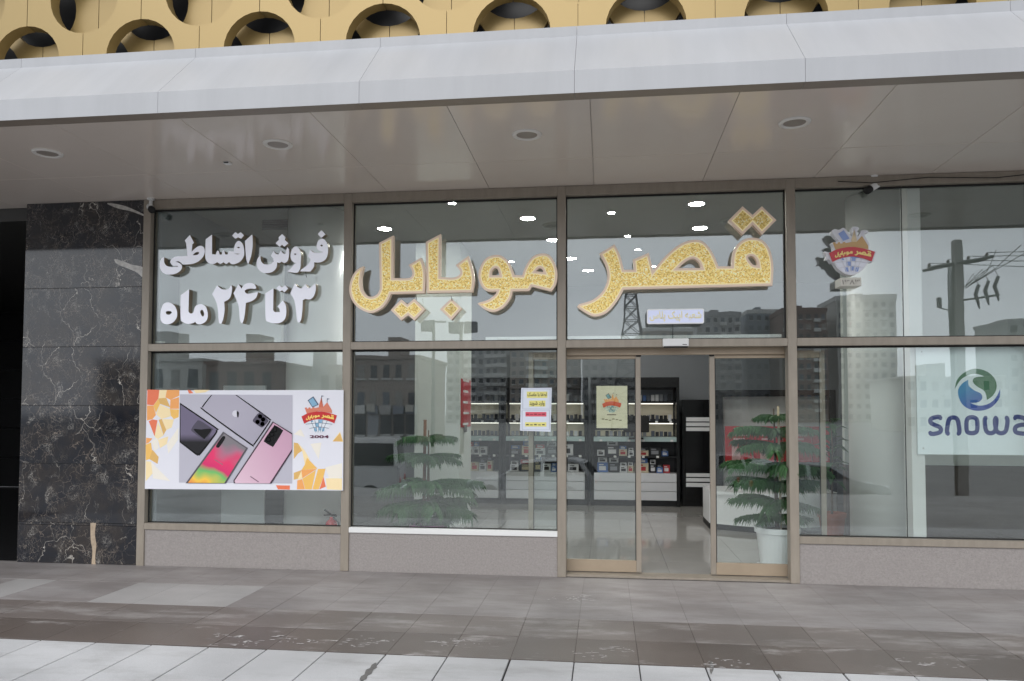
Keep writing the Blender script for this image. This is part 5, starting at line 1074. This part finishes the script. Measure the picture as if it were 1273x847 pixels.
building('street_house', 120, 250, 450, 75, 12, 2, 6, WB[3], 'pale two storey street house close to the road')
building('apartment_block', 1125, 1250, 470, 120, 16, 3, 8, WB[3], 'pale low apartment block beyond the power pole')
building('apartment_block', 1255, 1400, 400, 180, 16, 7, 9, WB[1], 'grey apartment block at the end of the street')

STN = M('dark dried spill', (.12, .115, .11), rough=.7, var=.4, vscale=30)
def ground_patch(pts, mt, z, name='stain', n=2):
    lp = smooth_loop([(lambda q: (q.x, q.y))(PZ(x, y, 0)) for x, y in pts], n)
    bm = bmesh.new(); vs = [bm.verts.new((p.x, p.y, z)) for p in lp]; f = bm.faces.new(vs); r = bmesh.ops.extrude_face_region(bm, geom=[f]); bmesh.ops.translate(bm, verts=[v for v in r['geom'] if isinstance(v, bmesh.types.BMVert)], vec=(0, 0, .0008)); return fin(name, bm, mt, pav)
ground_patch([(447, 846), (449, 841), (453, 839), (455, 833), (460, 831), (462, 827), (468, 824), (467, 828), (469, 830), (464, 833), (462, 838), (457, 840), (456, 844), (452, 846)], STN, .0012)
ground_patch([(884, 839), (888, 828), (884, 822), (882, 830)], STN, .0012); ground_patch([(968, 838), (972, 844), (966, 841)], STN, .0012)
DUST = M('dry lime residue', (.42, .40, .39), rough=.8, var=.3, vscale=40)
for pts in ([(262, 801), (285, 790), (300, 792), (312, 797), (290, 803)], [(312, 799), (350, 794), (392, 797), (360, 800)], [(428, 797), (450, 794), (470, 798), (445, 803)], [(545, 798), (575, 796), (583, 800), (560, 802)], [(728, 812), (760, 806), (778, 809), (745, 818)], [(880, 826), (905, 822), (922, 825), (895, 830)], [(1125, 822), (1160, 826), (1185, 829), (1150, 827)], [(700, 745), (722, 742), (724, 746)]):
    rj = random.Random(int(pts[0][0]))
    for k in range(34):
        q = rj.choice(pts); x, y = q[0] + rj.gauss(0, 9), q[1] + rj.gauss(0, 1.3); w1 = abs(rj.gauss(0, 2.4)) + .5; h1 = rj.uniform(.12, .5)
        ground_patch([(x - w1, y), (x - w1 * .6, y - h1 * rj.random()), (x - w1 * .3, y - h1), (x, y - h1 * .4), (x + w1 * .5, y - h1 * rj.uniform(.2, 1)), (x + w1, y + .1), (x + w1 * .5, y + h1 * rj.random()), (x + w1 * .1, y + h1 * .7), (x - w1 * .4, y + h1 * .3)], DUST, .001 + .00005 * k, 'lime_scuff', 1)
